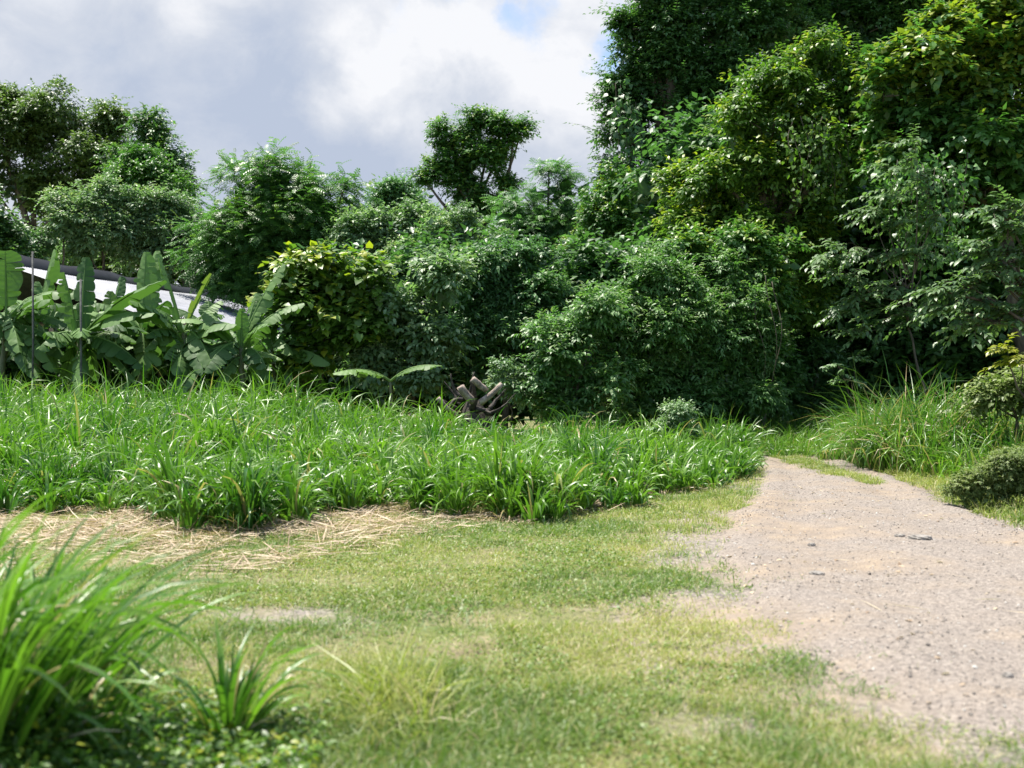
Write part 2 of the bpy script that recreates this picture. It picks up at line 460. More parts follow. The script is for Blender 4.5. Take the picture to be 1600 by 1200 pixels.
def plant(name, label, cat, base, depth, blobs, leaf, size, mat, trunk=0.12, group=None, dscale=0.9, crown_name='crown', trunk_name='trunk', limbs=True, spray=None, shoots=None, **kw):
    """blobs in photo pixels: (px, py, rx, ry[, extra depth])"""
    global rng
    rng = np.random.default_rng(zlib.crc32(label.encode()) + 5)
    bx = (base - 800) / F * depth
    b0 = np.array([bx, depth, float(gz(bx, depth)) - 0.05])
    bl = []
    for b in blobs:
        dd = depth + (b[4] if len(b) > 4 else 0.0)
        k = dd / F
        rx, rz = b[2] * k, b[3] * k
        bl.append((at(b[0], b[1], dd), (rx, max(0.5 * (rx + rz) * dscale, 0.2), rz)))
    root = empty(name, b0, label, cat, group)
    a = Acc()
    tr = Acc()
    if spray:
        sprays(a, tr, bl, leaf, size, **spray)
    else:
        foliage(a, bl, leaf, size, **kw)
    if shoots:
        sprays(a, tr, [(c + [0, 0, r[2] * .35], np.array(r) * 1.05) for c, r in bl], shoots[0], shoots[1], per=shoots[2], length=shoots[3], aim=(-.25, -.35, .45), nl=8)
    a.build(crown_name, M[mat], root, origin=b0)
    top = max(bl, key=lambda q: q[0][2])[0]
    cen = np.mean([q[0] for q in bl], axis=0)
    fork = b0 + (cen - b0) * 0.55
    fork[2] = b0[2] + (cen[2] - b0[2]) * 0.6
    tube(tr, curve(b0, fork, 0.03, 8), np.linspace(trunk, trunk * 0.65, 8), 9, bump=0.08)
    tube(tr, curve(fork, top, 0.05, 8), np.linspace(trunk * 0.65, trunk * 0.15, 8), 7, bump=0.08)
    if limbs:
        for c, r in bl:
            if np.allclose(c, top):
                continue
            tube(tr, curve(fork + (rng.random() * 0.3) * (top - fork), c, 0.07, 7), np.linspace(trunk * 0.45, trunk * 0.10, 7), 6, bump=0.08)
            for k in range(3):
                e_ = c + rdir(1)[0] * np.array(r) * 0.85
                tube(tr, curve(c, e_, 0.08, 5), np.linspace(trunk * 0.13, trunk * 0.04, 5), 5)
    tr.build(trunk_name, M['bark'], root, origin=b0, smooth=True)
    return root

# ---------------------------------------------------------------- grass blades
def blades(acc, P, az, lean, curv, length, width, tint, young, segs=5, fold=0.25, taper=0.75, kink=None):
    """P (n,3) roots; az azimuth; lean, curv in radians from vertical"""
    n = len(P)
    t = np.linspace(0, 1, segs + 1)
    th = lean[:, None] + curv[:, None] * t[None] ** 2.3
    if kink is not None:
        th = th + kink[:, None] * (t[None] > 0.6)
    th = np.clip(th, -0.2, 2.9)
    ds = (length / segs)[:, None]
    hx = np.concatenate([np.zeros((n, 1)), np.cumsum(np.sin(th[:, 1:]) * ds, 1)], 1)
    hz = np.concatenate([np.zeros((n, 1)), np.cumsum(np.cos(th[:, 1:]) * ds, 1)], 1)
    ca, sa = np.cos(az), np.sin(az)
    ctr = np.stack([P[:, 0:1] + hx * ca[:, None], P[:, 1:2] + hx * sa[:, None], P[:, 2:3] + hz], -1)
    w = width[:, None] * np.minimum(1, 0.45 + t * 3)[None] * ((1 - t) ** taper)[None] * 0.5 + 0.0004
    tw = rng.uniform(-0.9, 0.9, n)[:, None] * (0.4 + t[None])
    side = np.stack([-sa[:, None] * np.cos(tw), ca[:, None] * np.cos(tw), np.sin(tw)], -1)
    nor = np.stack([-np.cos(th) * ca[:, None], -np.cos(th) * sa[:, None], np.sin(th)], -1)
    l = ctr + side * w[..., None] + nor * (w * fold)[..., None]
    r = ctr - side * w[..., None] + nor * (w * fold)[..., None]
    if fold > 0:
        V_ = np.stack([l, ctr, r], 2); k = 3
    else:
        V_ = np.stack([l, r], 2); k = 2
    V_ = V_.reshape(n, -1, 3)
    m = (segs + 1) * k
    base = (np.arange(n) * m)[:, None, None]
    f = []
    for i in range(segs):
        for j in range(k - 1):
            f.append((i * k + j, i * k + j + 1, (i + 1) * k + j + 1, (i + 1) * k + j))
    f = (base + np.array(f)[None]).reshape(-1, 4)
    acc.add(V_.reshape(-1, 3), f, tint=np.repeat(tint, m), young=np.repeat(young, m))
def tussock_blades(acc, cx, cy_, cz, nb, h, width, spread=0.09, dry=0.0, segs=5, green=0.0, lean0=0.06, culm=0.0):
    """many tussocks at once: arrays cx, cy, h; nb blades each"""
    n = len(cx) * nb
    i = np.repeat(np.arange(len(cx)), nb)
    az = rng.uniform(0, 2 * np.pi, n)
    u = rng.random(n)
    rr = spread * np.sqrt(u)
    h = h * rng.uniform(0.72, 1.3, len(h))
    hb = np.where(rng.random(n) < 0.5, rng.random(n) * culm * h[i], 0.0)
    P = np.stack([cx[i] + rr * np.cos(az), cy_[i] + rr * np.sin(az), cz[i] - 0.01 + hb], -1)
    lean = lean0 + 0.42 * u + rng.normal(0, 0.08, n)
    curv = rng.uniform(0.2, 3.0, n) * (0.6 + 0.6 * u)
    L_ = h[i] * rng.uniform(0.6, 1.25, n)
    tt = rng.uniform(0, 1, len(cx))
    tint = np.clip(0.45 * tt[i] + 0.5 * rng.random(n) + green + (0.45 * nz(cx, cy_, .8, 14))[i], 0, 1)
    yg = (rng.random(n) < dry) * rng.uniform(0.4, 1.0, n)
    kink = (rng.random(n) < 0.3) * rng.uniform(0.4, 1.3, n)
    blades(acc, P, az + rng.normal(0, 0.4, n), lean, curv, L_, width * rng.uniform(0.65, 1.3, n), tint, yg, segs, kink=kink)

# ================================================================== SETTING
def ground_mesh():
    xs = np.concatenate([np.linspace(-600, -30, 12)[:-1], np.linspace(-30, -8, 45)[:-1], np.linspace(-8, 12, 121)[:-1], np.linspace(12, 30, 30)[:-1], np.linspace(30, 600, 12)])
    ys = np.concatenate([np.linspace(-300, -4, 8)[:-1], np.linspace(-4, 26, 181)[:-1], np.linspace(26, 80, 60)[:-1], np.linspace(80, 900, 12)])
    X, Y = np.meshgrid(xs, ys)
    Z = gz(X, Y)
    V_ = np.stack([X, Y, Z], -1).reshape(-1, 3)
    nx = len(xs)
    i = np.arange(len(ys) - 1)[:, None] * nx + np.arange(nx - 1)[None]
    f = np.stack([i, i + 1, i + nx + 1, i + nx], -1).reshape(-1, 4)
    return V_, f
def soil_mat(name, road=False):
    m, t = mat_base(name)
    nd = t.nodes; lk = t.links
    o = nd.new('ShaderNodeOutputMaterial')
    tc = nd.new('ShaderNodeTexCoord')
    def noise(scale, detail=6, rough=0.6):
        n = nd.new('ShaderNodeTexNoise')
        n.inputs['Scale'].default_value = scale; n.inputs['Detail'].default_value = detail; n.inputs['Roughness'].default_value = rough
        lk.new(tc.outputs['Object'], n.inputs['Vector'])
        return n.outputs[0]
    def ramp(src, stops):
        r = nd.new('ShaderNodeValToRGB')
        r.color_ramp.elements[0].position = stops[0][0]; r.color_ramp.elements[0].color = (*stops[0][1], 1)
        r.color_ramp.elements[1].position = stops[-1][0]; r.color_ramp.elements[1].color = (*stops[-1][1], 1)
        for p_, c_ in stops[1:-1]:
            e_ = r.color_ramp.elements.new(p_); e_.color = (*c_, 1)
        lk.new(src, r.inputs[0])
        return r.outputs[0]
    def mix(a, b, fac, mode='MIX'):
        x = nd.new('ShaderNodeMix'); x.data_type = 'RGBA'; x.blend_type = mode
        for s_, v_ in ((0, fac), (6, a), (7, b)):
            if isinstance(v_, (int, float)): x.inputs[s_].default_value = v_
            elif isinstance(v_, tuple): x.inputs[s_].default_value = (*v_, 1)
            else: lk.new(v_, x.inputs[s_])
        return x.outputs[2]
    fine = noise(55, 5, 0.7)
    big = noise(0.55, 5)
    mid = noise(3.2, 7)
    vo = nd.new('ShaderNodeTexVoronoi'); vo.inputs['Scale'].default_value = 38
    lk.new(tc.outputs['Object'], vo.inputs['Vector'])
    vo2 = nd.new('ShaderNodeTexVoronoi'); vo2.inputs['Scale'].default_value = 95
    lk.new(tc.outputs['Object'], vo2.inputs['Vector'])
    if road:
        soil = ramp(mid, [(0.3, (0.23, 0.188, 0.148)), (0.52, (0.30, 0.238, 0.175)), (0.72, (0.39, 0.30, 0.20))])
        grav = ramp(vo.outputs['Color'], [(0.1, (0.11, 0.105, 0.095)), (0.5, (0.23, 0.205, 0.178)), (0.9, (0.36, 0.325, 0.28))])
        grav = mix(grav, ramp(vo2.outputs['Color'], [(0.1, (0.13, 0.11, 0.10)), (0.9, (0.42, 0.36, 0.31))]), 0.5)
        gm = ramp(big, [(0.38, (0.15, 0.15, 0.15)), (0.56, (0.85, 0.85, 0.85))])
        col = mix(soil, grav, gm)
        col = mix(col, ramp(fine, [(0.3, (0.72, 0.72, 0.72)), (0.7, (1.2, 1.2, 1.2))]), 1.0, 'MULTIPLY')
    else:
        soil = ramp(mid, [(0.3, (0.15, 0.12, 0.07)), (0.5, (0.26, 0.22, 0.13)), (0.75, (0.36, 0.28, 0.19))])
        gr = ramp(noise(16, 6, 0.7), [(0.3, (0.07, 0.10, 0.02)), (0.7, (0.17, 0.20, 0.06))])
        gm = ramp(noise(1.4, 7, 0.65), [(0.38, (0.15, 0.15, 0.15)), (0.58, (0.9, 0.9, 0.9))])
        col = mix(soil, gr, gm)
        da = nd.new('ShaderNodeAttribute'); da.attribute_name = 'dirt'
        ax = nd.new('ShaderNodeMath'); ax.operation = 'ADD'
        lk.new(da.outputs['Fac'], ax.inputs[0]); lk.new(noise(2.6, 8, 0.7), ax.inputs[1])
        dm = ramp(ax.outputs[0], [(0.62, (0, 0, 0)), (0.95, (1, 1, 1))])
        rs = ramp(mid, [(0.3, (0.23, 0.188, 0.148)), (0.52, (0.30, 0.238, 0.175)), (0.72, (0.39, 0.30, 0.20))])
        rg = ramp(vo.outputs['Color'], [(0.1, (0.11, 0.105, 0.095)), (0.5, (0.23, 0.205, 0.178)), (0.9, (0.36, 0.325, 0.28))])
        rs = mix(rs, rg, ramp(big, [(0.40, (0.15, 0.15, 0.15)), (0.56, (0.85, 0.85, 0.85))]))
        col = mix(col, rs, dm)
    p = nd.new('ShaderNodeBsdfPrincipled'); p.inputs['Roughness'].default_value = 0.9
    p.inputs['Specular IOR Level'].default_value = 0.25
    lk.new(col, p.inputs['Base Color'])
    b = nd.new('ShaderNodeBump'); b.inputs['Strength'].default_value = 0.55; b.inputs['Distance'].default_value = 0.015
    ad = nd.new('ShaderNodeMath'); ad.operation = 'ADD'
    lk.new(fine, ad.inputs[0]); lk.new(vo.outputs['Distance'], ad.inputs[1])
    lk.new(ad.outputs[0], b.inputs['Height']); lk.new(b.outputs[0], p.inputs['Normal'])
    lk.new(p.outputs[0], o.inputs[0])
    return m
M['ground'] = soil_mat('ground_soil'); M['road'] = soil_mat('road_gravel', True)
gv, gf = ground_mesh()

# the dirt road: left and right edge as functions of y (metres)
RL = np.array([(-6, 4.0), (2, 2.7), (3.4, 2.4), (4.3, 2.02), (5.2, 1.65), (6.4, 1.45), (7.8, 1.50), (9.5, 1.68), (11.7, 2.2), (14, 2.95), (17.7, 3.95), (21, 4.75), (26, 5.2)])
RR = np.array([(-6, 9.0), (3, 7.0), (8, 5.8), (11.2, 5.3), (13.5, 5.45), (15.6, 5.85), (17.8, 6.25), (20, 6.4), (26, 6.6)])
def road_l(y):
    return np.interp(y, RL[:, 0], RL[:, 1]) + 0.13 * nz(y, y * 0.3, 2.2, 3) + 0.05 * nz(y, y, 7.0, 1)
def road_up(x, y):
    """height of the road surface over the ground sheet: crown, wheel ruts and bumps"""
    u = np.clip((x - road_l(y)) / (road_r(y) - road_l(y)), 0, 1)
    edge = sstep(u / 0.12) * sstep((1 - u) / 0.12)
    rut = np.exp(-((u - 0.27 - .03 * nz(y, y, .4, 3)) / 0.085) ** 2) + np.exp(-((u - 0.73) / 0.085) ** 2)
    return -0.030 + 0.036 * sstep(u / 0.045) * sstep((1 - u) / 0.045) + edge * (0.050 - 0.034 * rut + 0.012 * nz(x, y, 1.6, 17) + 0.006 * nz(x, y, 6.0, 18))
def road_r(y):
    return np.interp(y, RR[:, 0], RR[:, 1]) + 0.12 * nz(y, y * 0.5, 1.9, 5)
dirt = 1 - sstep((road_l(gv[:, 1]) - gv[:, 0]) / (0.8 + 0.8 * sstep((9 - gv[:, 1]) / 3)))
dirt = dirt * (1 - sstep((gv[:, 0] - road_r(gv[:, 1])) / 0.5)) * (gv[:, 1] < 24) * (gv[:, 1] > -8)
gx_, gy_ = np.maximum(gv[:, 1], 0.5), 0
gpx = 800 + F * gv[:, 0] / gx_; gpy = 600 + F * H / gx_
dirt = np.maximum(dirt, 0.42 * np.exp(-((gpx - 440) / 200) ** 2 - ((gpy - 963) / 20) ** 2))
tag(new_mesh('ground', gv, [gf], M['ground'], attrs={'dirt': dirt}, smooth=True), kind='structure')
ys = np.linspace(-6, 26, 640)
uu = np.linspace(0, 1, 40)
l_, r_ = road_l(ys), road_r(ys)
X = l_[:, None] + (r_ - l_)[:, None] * uu[None]; Y = np.repeat(ys[:, None], 40, 1)
Z = gz(X, Y) + road_up(X, Y)
V_ = np.stack([X, Y, Z], -1).reshape(-1, 3)
i = np.arange(len(ys) - 1)[:, None] * 40 + np.arange(39)[None]
tag(new_mesh('road', V_, [np.stack([i, i + 1, i + 41, i + 40], -1).reshape(-1, 4)], M['road'], smooth=True), kind='structure')
def on_road(x, y, m=0.0):
    return (x > road_l(y) + m) & (x < road_r(y) - m)

# ================================================================== LEFT: SHED
rid0 = np.array([-13.75, 29.3, 4.75]); rid1 = np.array([-11.0, 42.0, 4.75])
rd = rid1 - rid0; rdl = np.linalg.norm(rd); rdn = rd / rdl
perp = np.array([rdn[1], -rdn[0], 0])
shed = empty('shed', (-12.5, 34, float(gz(-12.5, 34))), 'low farm shed with a shiny white sheet metal roof behind the banana plants', 'shed')
so = np.array(shed.location)
def corr_sheet(a, b, down, width, drop, n=220, amp=0.022):
    t = np.linspace(0, 1, n * 4)
    wv_ = amp * np.sin(t * n * 2 * np.pi * 0.5)
    k = 9
    V_ = []
    for j in range(k):
        s = j / (k - 1)
        p = a + (b - a) * t[:, None] + down * width * s + np.array([0, 0, -drop * s])
        p[:, 2] += wv_ + 0.02 * np.sin(t * 17 + s * 5)
        V_.append(p)
    m = n * 4
    V_ = np.concatenate(V_)
    i = np.arange(k - 1)[:, None] * m + np.arange(m - 1)[None]
    return V_, np.stack([i, i + 1, i + m + 1, i + m], -1).reshape(-1, 4)
M['metal'] = rough_mat('sheet_metal', (0.15, 0.16, 0.19), (0.27, 0.28, 0.32), 1.6, rough=0.55, bump=0.05, metallic=0.0, stretch=(2.5, 0.5, 1))
v1, f1 = corr_sheet(rid0, rid1, perp, 4.2, 1.42)
new_mesh('roof', v1 - so, [f1], M['metal'], shed, smooth=True)
v1, f1 = corr_sheet(rid0, rid1, -perp, 4.2, 1.42)
new_mesh('roof', v1 - so + np.array([0, 0, 0.002]), [f1[:, ::-1]], M['metal'], shed, smooth=True)
a = Acc()
for s, z0, z1, off in ((1, 0.03, 0.42, 0.0),):
    n = 40; t = np.linspace(0, 1, n)[:, None]
    ln = rid0 + rd * t
    hh = 0.27 - 0.10 * t[:, 0] + 0.03 * np.sin(t[:, 0] * 23) + 0.02 * np.sin(t[:, 0] * 51)
    q = [ln + perp * 0.22 + [0, 0, -0.04], ln + perp * 0.12, ln - perp * 0.12, ln - perp * 0.22 + [0, 0, -0.04]]
    q = [x.copy() for x in q]
    q[1][:, 2] += hh; q[2][:, 2] += hh
    V_ = np.stack(q, 1).reshape(-1, 3)
    i = np.arange(n - 1)[:, None] * 4 + np.arange(3)[None]
    a.add(V_, np.stack([i, i + 1, i + 5, i + 4], -1).reshape(-1, 4))
a.build('ridge_cover', M['tarp'], shed, origin=so)
a = Acc()
for s in (1, -1):
    e0 = rid0 + perp * s * 3.7; e1 = rid1 + perp * s * 3.7
    p = np.array([[e0[0], e0[1], 0], [e1[0], e1[1], 0], [e1[0], e1[1], 3.40], [e0[0], e0[1], 3.40]])
    off_ = perp * s * 0.12
    V_ = np.concatenate([p, p - off_])
    a.add(V_, [np.array([(0, 1, 2, 3), (4, 7, 6, 5), (0, 4, 5, 1), (3, 2, 6, 7), (0, 3, 7, 4), (1, 5, 6, 2)])])
a.build('wall', M['wall'], shed, origin=so)

# ================================================================== BANANAS
def bez(p0, p1, p2, n):
    t = np.linspace(0, 1, n)[:, None]
    return (1 - t) ** 2 * p0 + 2 * t * (1 - t) * p1 + t * t * p2
def banana_leaf(p0, tip, arch, width, droop=0.75, petiole=0.14, yg=0.0, roll=0.0, torn=0.9, tint=0.5):
    """returns Acc with blade + midrib; p0 crown of the plant, tip of the leaf"""
    n = 44
    Ln = np.linalg.norm(tip - p0)
    p1 = p0 * 0.45 + tip * 0.55 + np.array([0, 0, arch])
    p1 = p1 * 0.75 + (p0 + np.array([0, 0, Ln * 0.5])) * 0.25
    c = bez(p0, p1, tip, n)
    tg = nrm(np.gradient(c, axis=0))
    up = np.array([0, 0, 1.0])
    sd_ = nrm(np.cross(tg, up) + 1e-4 * np.array([1, 0.3, 0]))
    # roll the blade about its midrib
    up2 = nrm(np.cross(sd_, tg))
    t = np.linspace(0, 1, n)
    a = Acc()
    tube(a, c, 0.030 * (1 - t) ** 0.8 + 0.004, 5, tint=1.0)
    u = np.clip((t - petiole) / (1 - petiole), 0, 1)
    wid = width * 0.5 * np.clip(np.sin(np.pi * np.clip(u * 0.93 + 0.03, 0, 1)) ** 0.55, 0, 1) * (u > 0)
    for s in (-1, 1):
        i = int(petiole * n)
        while i < n - 1:
            g = int(rng.integers(2, 6)) if rng.random() < torn else int(rng.integers(6, 14))
            j = min(i + g, n - 1)
            dr = droop + rng.normal(0, 0.24) + (0.3 if rng.random() < 0.15 * torn else 0)
            ks = np.arange(i, j + 1)
            m = 5
            rows = []
            sweep = rng.normal(0.1, 0.07)
            for q in range(m):
                w = q / (m - 1)
                ang = roll * s + dr * (0.5 + 0.8 * w)
                lat = (np.cos(dr * 0.5 + roll * s) * w) * sd_[ks] * s - up2[ks] * (np.sin(dr * 0.5 + roll * s) * w + 0.25 * dr * w * w)
                shrink = 1 - 0.16 * w * torn * np.abs(np.linspace(-1, 1, len(ks))) ** 2
                rows.append(c[ks] + lat * (wid[ks] * shrink)[:, None] + tg[ks] * (w * sweep * wid[ks])[:, None]
                            + up2[ks] * (0.008 + 0.01 * math.sin(w * 6) * np.sin(ks * 1.9))[:, None])
            V_ = np.stack(rows, 1).reshape(-1, 3)
            ii = np.arange(len(ks) - 1)[:, None] * m + np.arange(m - 1)[None]
            a.add(V_, np.stack([ii, ii + 1, ii + m + 1, ii + m], -1).reshape(-1, 4), tint=np.clip(tint + rng.normal(0, 0.08), 0, 1), young=yg)
            i = j
    return a
def banana(px, depth, cpy, leaves, label, srad=0.11, extra=12, seed=0, cpx=None):
    global rng
    rng = np.random.default_rng(100 + seed)
    bx = (px - 800) / F * depth
    b0 = np.array([bx, depth, float(gz(bx, depth)) - 0.03])
    crown = at(cpx if cpx else px, cpy, depth)
    root = empty('banana_plant', b0, label, 'banana plant', 'banana plants in front of the shed')
    a = Acc()
    cc = curve(b0, crown, 0.015, 9)
    tube(a, cc, np.linspace(srad, srad * 0.5, 9), 10, bump=0.06)
    a.build('stem', M['stem'], root, origin=b0, smooth=True)
    specs = list(leaves)
    for k in range(extra):
        az = rng.uniform(0, 2 * np.pi); l = rng.uniform(1.1, 1.9)
        tipv = crown + np.array([math.cos(az) * l, math.sin(az) * l * 0.7, rng.uniform(-1.4, 0.7)])
        specs.append((tipv, rng.uniform(0.3, 0.7), rng.uniform(0.28, 0.55), dict(tint=rng.random(), droop=rng.uniform(.6, 1.15))))
    for s in specs:
        if isinstance(s[0], np.ndarray):
            tipv, arch, width, kw = s
        else:
            tx, ty, dd, arch, width, kw = s
            tipv = at(tx, ty, depth + dd)
        st = cc[-1 - int(rng.integers(0, 2))]
        lf = banana_leaf(st, tipv, arch, width * 1.25, **kw)
        lf.build('leaf', M['banana_leaf'], root, origin=b0, smooth=True)
    # hanging dry leaf sheath
    return root
D = dict
banana(10, 25.5, 500, [(8, 392, -.2, .35, .70, D(droop=.25, roll=.0)), (80, 468, -.6, .35, .5, D(droop=.7)), (-70, 470, -.5, .3, .5, D()), (-40, 540, -.8, .3, .5, D(droop=.9)), (60, 590, -.9, .35, .5, D(droop=.8)), (-90, 400, .3, .2, .5, D())],
       'banana plant at the left edge with a broad pale leaf standing over the roof', seed=1)
banana(52, 26.5, 505, [(84, 390, .1, .15, .50, D(droop=.8, tint=.8)), (20, 470, -.5, .3, .5, D()), (98, 560, -.7, .4, .5, D(droop=.9)), (150, 470, .5, .3, .45, D()), (0, 560, -.6, .4, .5, D(yg=.2))],
       'slim banana plant beside the thin grey pole, one narrow leaf pointing straight up', seed=2)
banana(124, 25.0, 530, [(134, 402, .4, .1, .42, D(droop=.7, tint=.1)), (257, 438, -.6, .20, .62, D(droop=.45, torn=.25)), (242, 490, -.9, .30, .60, D(droop=.8, torn=.4)), (70, 520, -.8, .3, .5, D(droop=.9)), (60, 545, -1.0, .45, .5, D(droop=.9)), (100, 425, -.3, .1, .5, D(droop=.75, tint=.9)), (215, 600, -.3, .35, .25, D(droop=.9)), (190, 560, .3, .3, .45, D(droop=.9))],
       'banana plant with a brown stem and one long leaf rising diagonally to the right', seed=3)
banana(168, 27.5, 515, [(172, 455, .1, .1, .34, D(yg=.35, droop=.2)), (190, 432, .4, .1, .4, D(tint=.1)), (120, 450, .3, .2, .5, D()), (225, 520, -.3, .3, .5, D()), (150, 560, -.5, .3, .5, D(droop=.9))],
       'small banana plant with a short yellow green upright leaf, between two taller ones', srad=.08, seed=4)
banana(222, 26.5, 520, [(228, 394, .2, .1, .50, D(droop=.75, tint=.9)), (245, 392, .6, .1, .42, D(droop=.7, tint=.9)), (180, 470, .3, .25, .5, D()), (262, 470, -.4, .2, .5, D(tint=.1)), (150, 545, -.5, .3, .5, D(droop=.9)), (230, 590, -.4, .3, .4, D(droop=.8, yg=.25))],
       'banana plant with two pale leaves standing side by side like rabbit ears', seed=5)
banana(288, 25.2, 520, [(250, 402, -.1, .1, .50, D(droop=.45, tint=1.0, torn=.15)), (331, 428, -.1, -.1, .26, D(droop=-.6, yg=.8, torn=.05)), (370, 508, -.7, .28, .55, D(droop=.85, torn=.3)), (255, 560, -.6, .25, .5, D(droop=.9)), (225, 548, -.4, .4, .5, D(droop=.8)), (345, 470, .6, .3, .45, D(tint=.8)), (366, 562, -.3, .25, .42, D(droop=.8))],
       'banana plant with a pale yellow rolled leaf and a broad bent over leaf', seed=6)
banana(377, 25.0, 540, [(402, 458, .5, .1, .4, D()), (318, 486, .3, .35, .5, D(droop=.7)), (442, 412, .5, .05, .4, D(droop=.8, tint=.8)), (475, 474, .2, .3, .45, D(droop=.8)), (378, 482, -.1, .05, .28, D(tint=.9)), (440, 562, -.5, .2, .4, D(yg=.2, droop=.5)), (330, 560, -.3, .3, .45, D(droop=.8)), (432, 600, -.4, .3, .4, D(droop=.8))],
       'banana plant with a green stem furthest right, beside the lime leaved climber', seed=7)
banana(330, 28.5, 520, [(325, 470, .3, .2, .45, D()), (400, 520, .3, .3, .5, D()), (300, 540, -.4, .3, .5, D(droop=.9))],
       'banana plant half hidden in shade behind the two green stemmed ones', seed=8)
banana(610, 25.6, 596, [(520, 584, -.6, .25, .40, D(droop=.7, tint=.9)), (690, 572, -.5, .2, .35, D(droop=.6)),],
       'low banana sucker with two long pale leaves, among the shrubs left of the stump', srad=.06, extra=0, seed=9)
banana(88, 27.8, 510, [(60, 440, .2, .2, .45, D()), (150, 500, -.3, .3, .5, D()), (30, 520, -.4, .3, .5, D())], 'shaded banana plant between the grey pole and the brown stemmed plant', srad=.09, seed=10)
banana(255, 27.6, 525, [(240, 450, .2, .2, .4, D()), (310, 505, -.3, .3, .5, D()), (190, 540, -.4, .3, .5, D())], 'shaded banana plant behind the gap between the two tall green stems', srad=.09, seed=12)
banana(425, 26.6, 545, [(420, 490, .2, .2, .35, D()), (480, 540, -.3, .3, .4, D()), (390, 570, -.4, .2, .4, D(tint=.1))], 'small banana plant tucked under the left side of the lime climber', srad=.07, extra=5, seed=13)
banana(-30, 27.0, 520, [(10, 450, .2, .2, .45, D()), (40, 540, -.5, .3, .5, D())], 'banana plant mostly beyond the left edge of the picture', srad=.09, seed=14)
rng = np.random.default_rng(11)
for px, py0, dep, lab in ((51, 393, 24.6, 'taller thin grey pole rising in front of the white roof'), (126, 436, 24.2, 'shorter thin grey pole standing among the banana leaves')):
    b = at(px, py0, dep); z0 = float(gz(b[0], dep))
    a = Acc()
    p = curve(np.array([b[0] - 0.03, dep, z0 - 0.1]), b, 0.0, 3)
    tube(a, p, np.full(3, 0.022), 8)
    o = a.build('thin_pole', M['pole'], None, origin=(b[0], dep, z0), smooth=True)
    o.location = (b[0], dep, z0)
    tag(o, lab, 'pole', 'thin poles among the banana plants')

# ================================================================== TREES AND SHRUBS
rng = np.random.default_rng(21)
FAR = LEAF_FAR
gt = 'tall trees beyond the clearing'; gs = 'shrubs along the edge of the clearing'
plant('broad_tree', 'broad dark olive tree at the far left, rounded crown against the sky', 'tree', 75, 58,
      [(95, 205, 75, 60), (30, 215, 70, 65), (150, 250, 65, 65), (60, 300, 75, 60), (-40, 250, 80, 90), (125, 320, 60, 50), (-90, 330, 80, 70), (10, 160, 30, 25), (160, 195, 35, 30)], FAR, 0.24, 'olive_leaf', .35, gt, shoots=(LEAF_FAR, .24, 5, 1.4), young=.12, sub=.34)
plant('broad_tree', 'dark glossy tree with a hooked right outline, beside the far left tree', 'tree', 235, 54,
      [(235, 215, 42, 38), (262, 265, 42, 48), (205, 260, 40, 45), (285, 300, 26, 45), (200, 310, 40, 40)], FAR, 0.22, 'dark_leaf', .25, gt, shoots=(LEAF_FAR, .22, 5, 1.3), young=.2, sub=.34)
plant('vine_covered_tree', 'domed tree draped in pale green vines, over the white shrubs', 'tree', 230, 50,
      [(230, 300, 62, 55), (270, 340, 50, 55), (180, 330, 50, 45), (215, 255, 30, 22)], FAR, 0.20, 'mid_leaf', .2, gt, young=.1, sub=.3)
plant('broad_tree', 'small dark tree cut by the left edge above the shed roof', 'tree', -10, 42,
      [(-10, 365, 40, 55), (20, 390, 30, 35), (-50, 330, 45, 60)], FAR, 0.24, 'dark_leaf', .2, gt, young=.1)
for k, (b, bl, lab) in enumerate((
    (80, [(60, 385, 45, 32), (110, 355, 40, 34), (95, 325, 22, 20)], 'pale shrub nearest the left edge above the shed'),
    (160, [(165, 305, 24, 24), (150, 335, 42, 38), (175, 370, 50, 40), (130, 385, 40, 30)], 'pale shrub with an upright tip, second from the left above the shed'),
    (235, [(240, 322, 34, 26), (215, 350, 50, 40), (250, 385, 50, 40), (210, 395, 40, 30)], 'pale silvery shrub in the middle above the white roof'),
    (300, [(290, 355, 42, 42), (310, 400, 45, 50), (270, 330, 30, 30)], 'pale silvery shrub directly left of the feathery dark tree'))):
    plant('pale_shrub', lab, 'shrub', b, 43 + k * 0.7, bl, FAR, 0.18, 'pale_leaf', .09, 'pale shrubs above the shed roof', shoots=(LEAF_FAR, .17, 10, 1.2), young=.25, sub=.36, wscale=.8)
plant('feathery_tree', 'dark feathery tree with wispy pointed tips in the left centre', 'tree', 430, 38,
      [(430, 300, 42, 34), (378, 335, 38, 42), (470, 335, 45, 45), (440, 390, 80, 60), (355, 395, 50, 55), (400, 440, 80, 42), (520, 335, 25, 38), (437, 262, 9, 20), (365, 278, 14, 20), (404, 270, 10, 16), (535, 300, 8, 20), (480, 290, 9, 18), (350, 430, 50, 40), (505, 390, 45, 50), (425, 330, 60, 45), (395, 370, 50, 45), (465, 390, 50, 50), (420, 280, 26, 22), (450, 430, 60, 40)],
      PINNATE_FAR, 0.42, 'mid_leaf', .16, gt, young=.15, sub=.28, clump=4, twig=1.6, dens=1.2)
plant('distant_tree', 'small hazy green tree between the feathery and the tall one', 'tree', 620, 62,
      [(622, 305, 36, 24), (655, 325, 38, 35), (600, 340, 38, 25), (640, 365, 60, 40)], FAR, 0.22, 'blue_leaf', .2, gt, young=.1, sub=.3, twig=1)
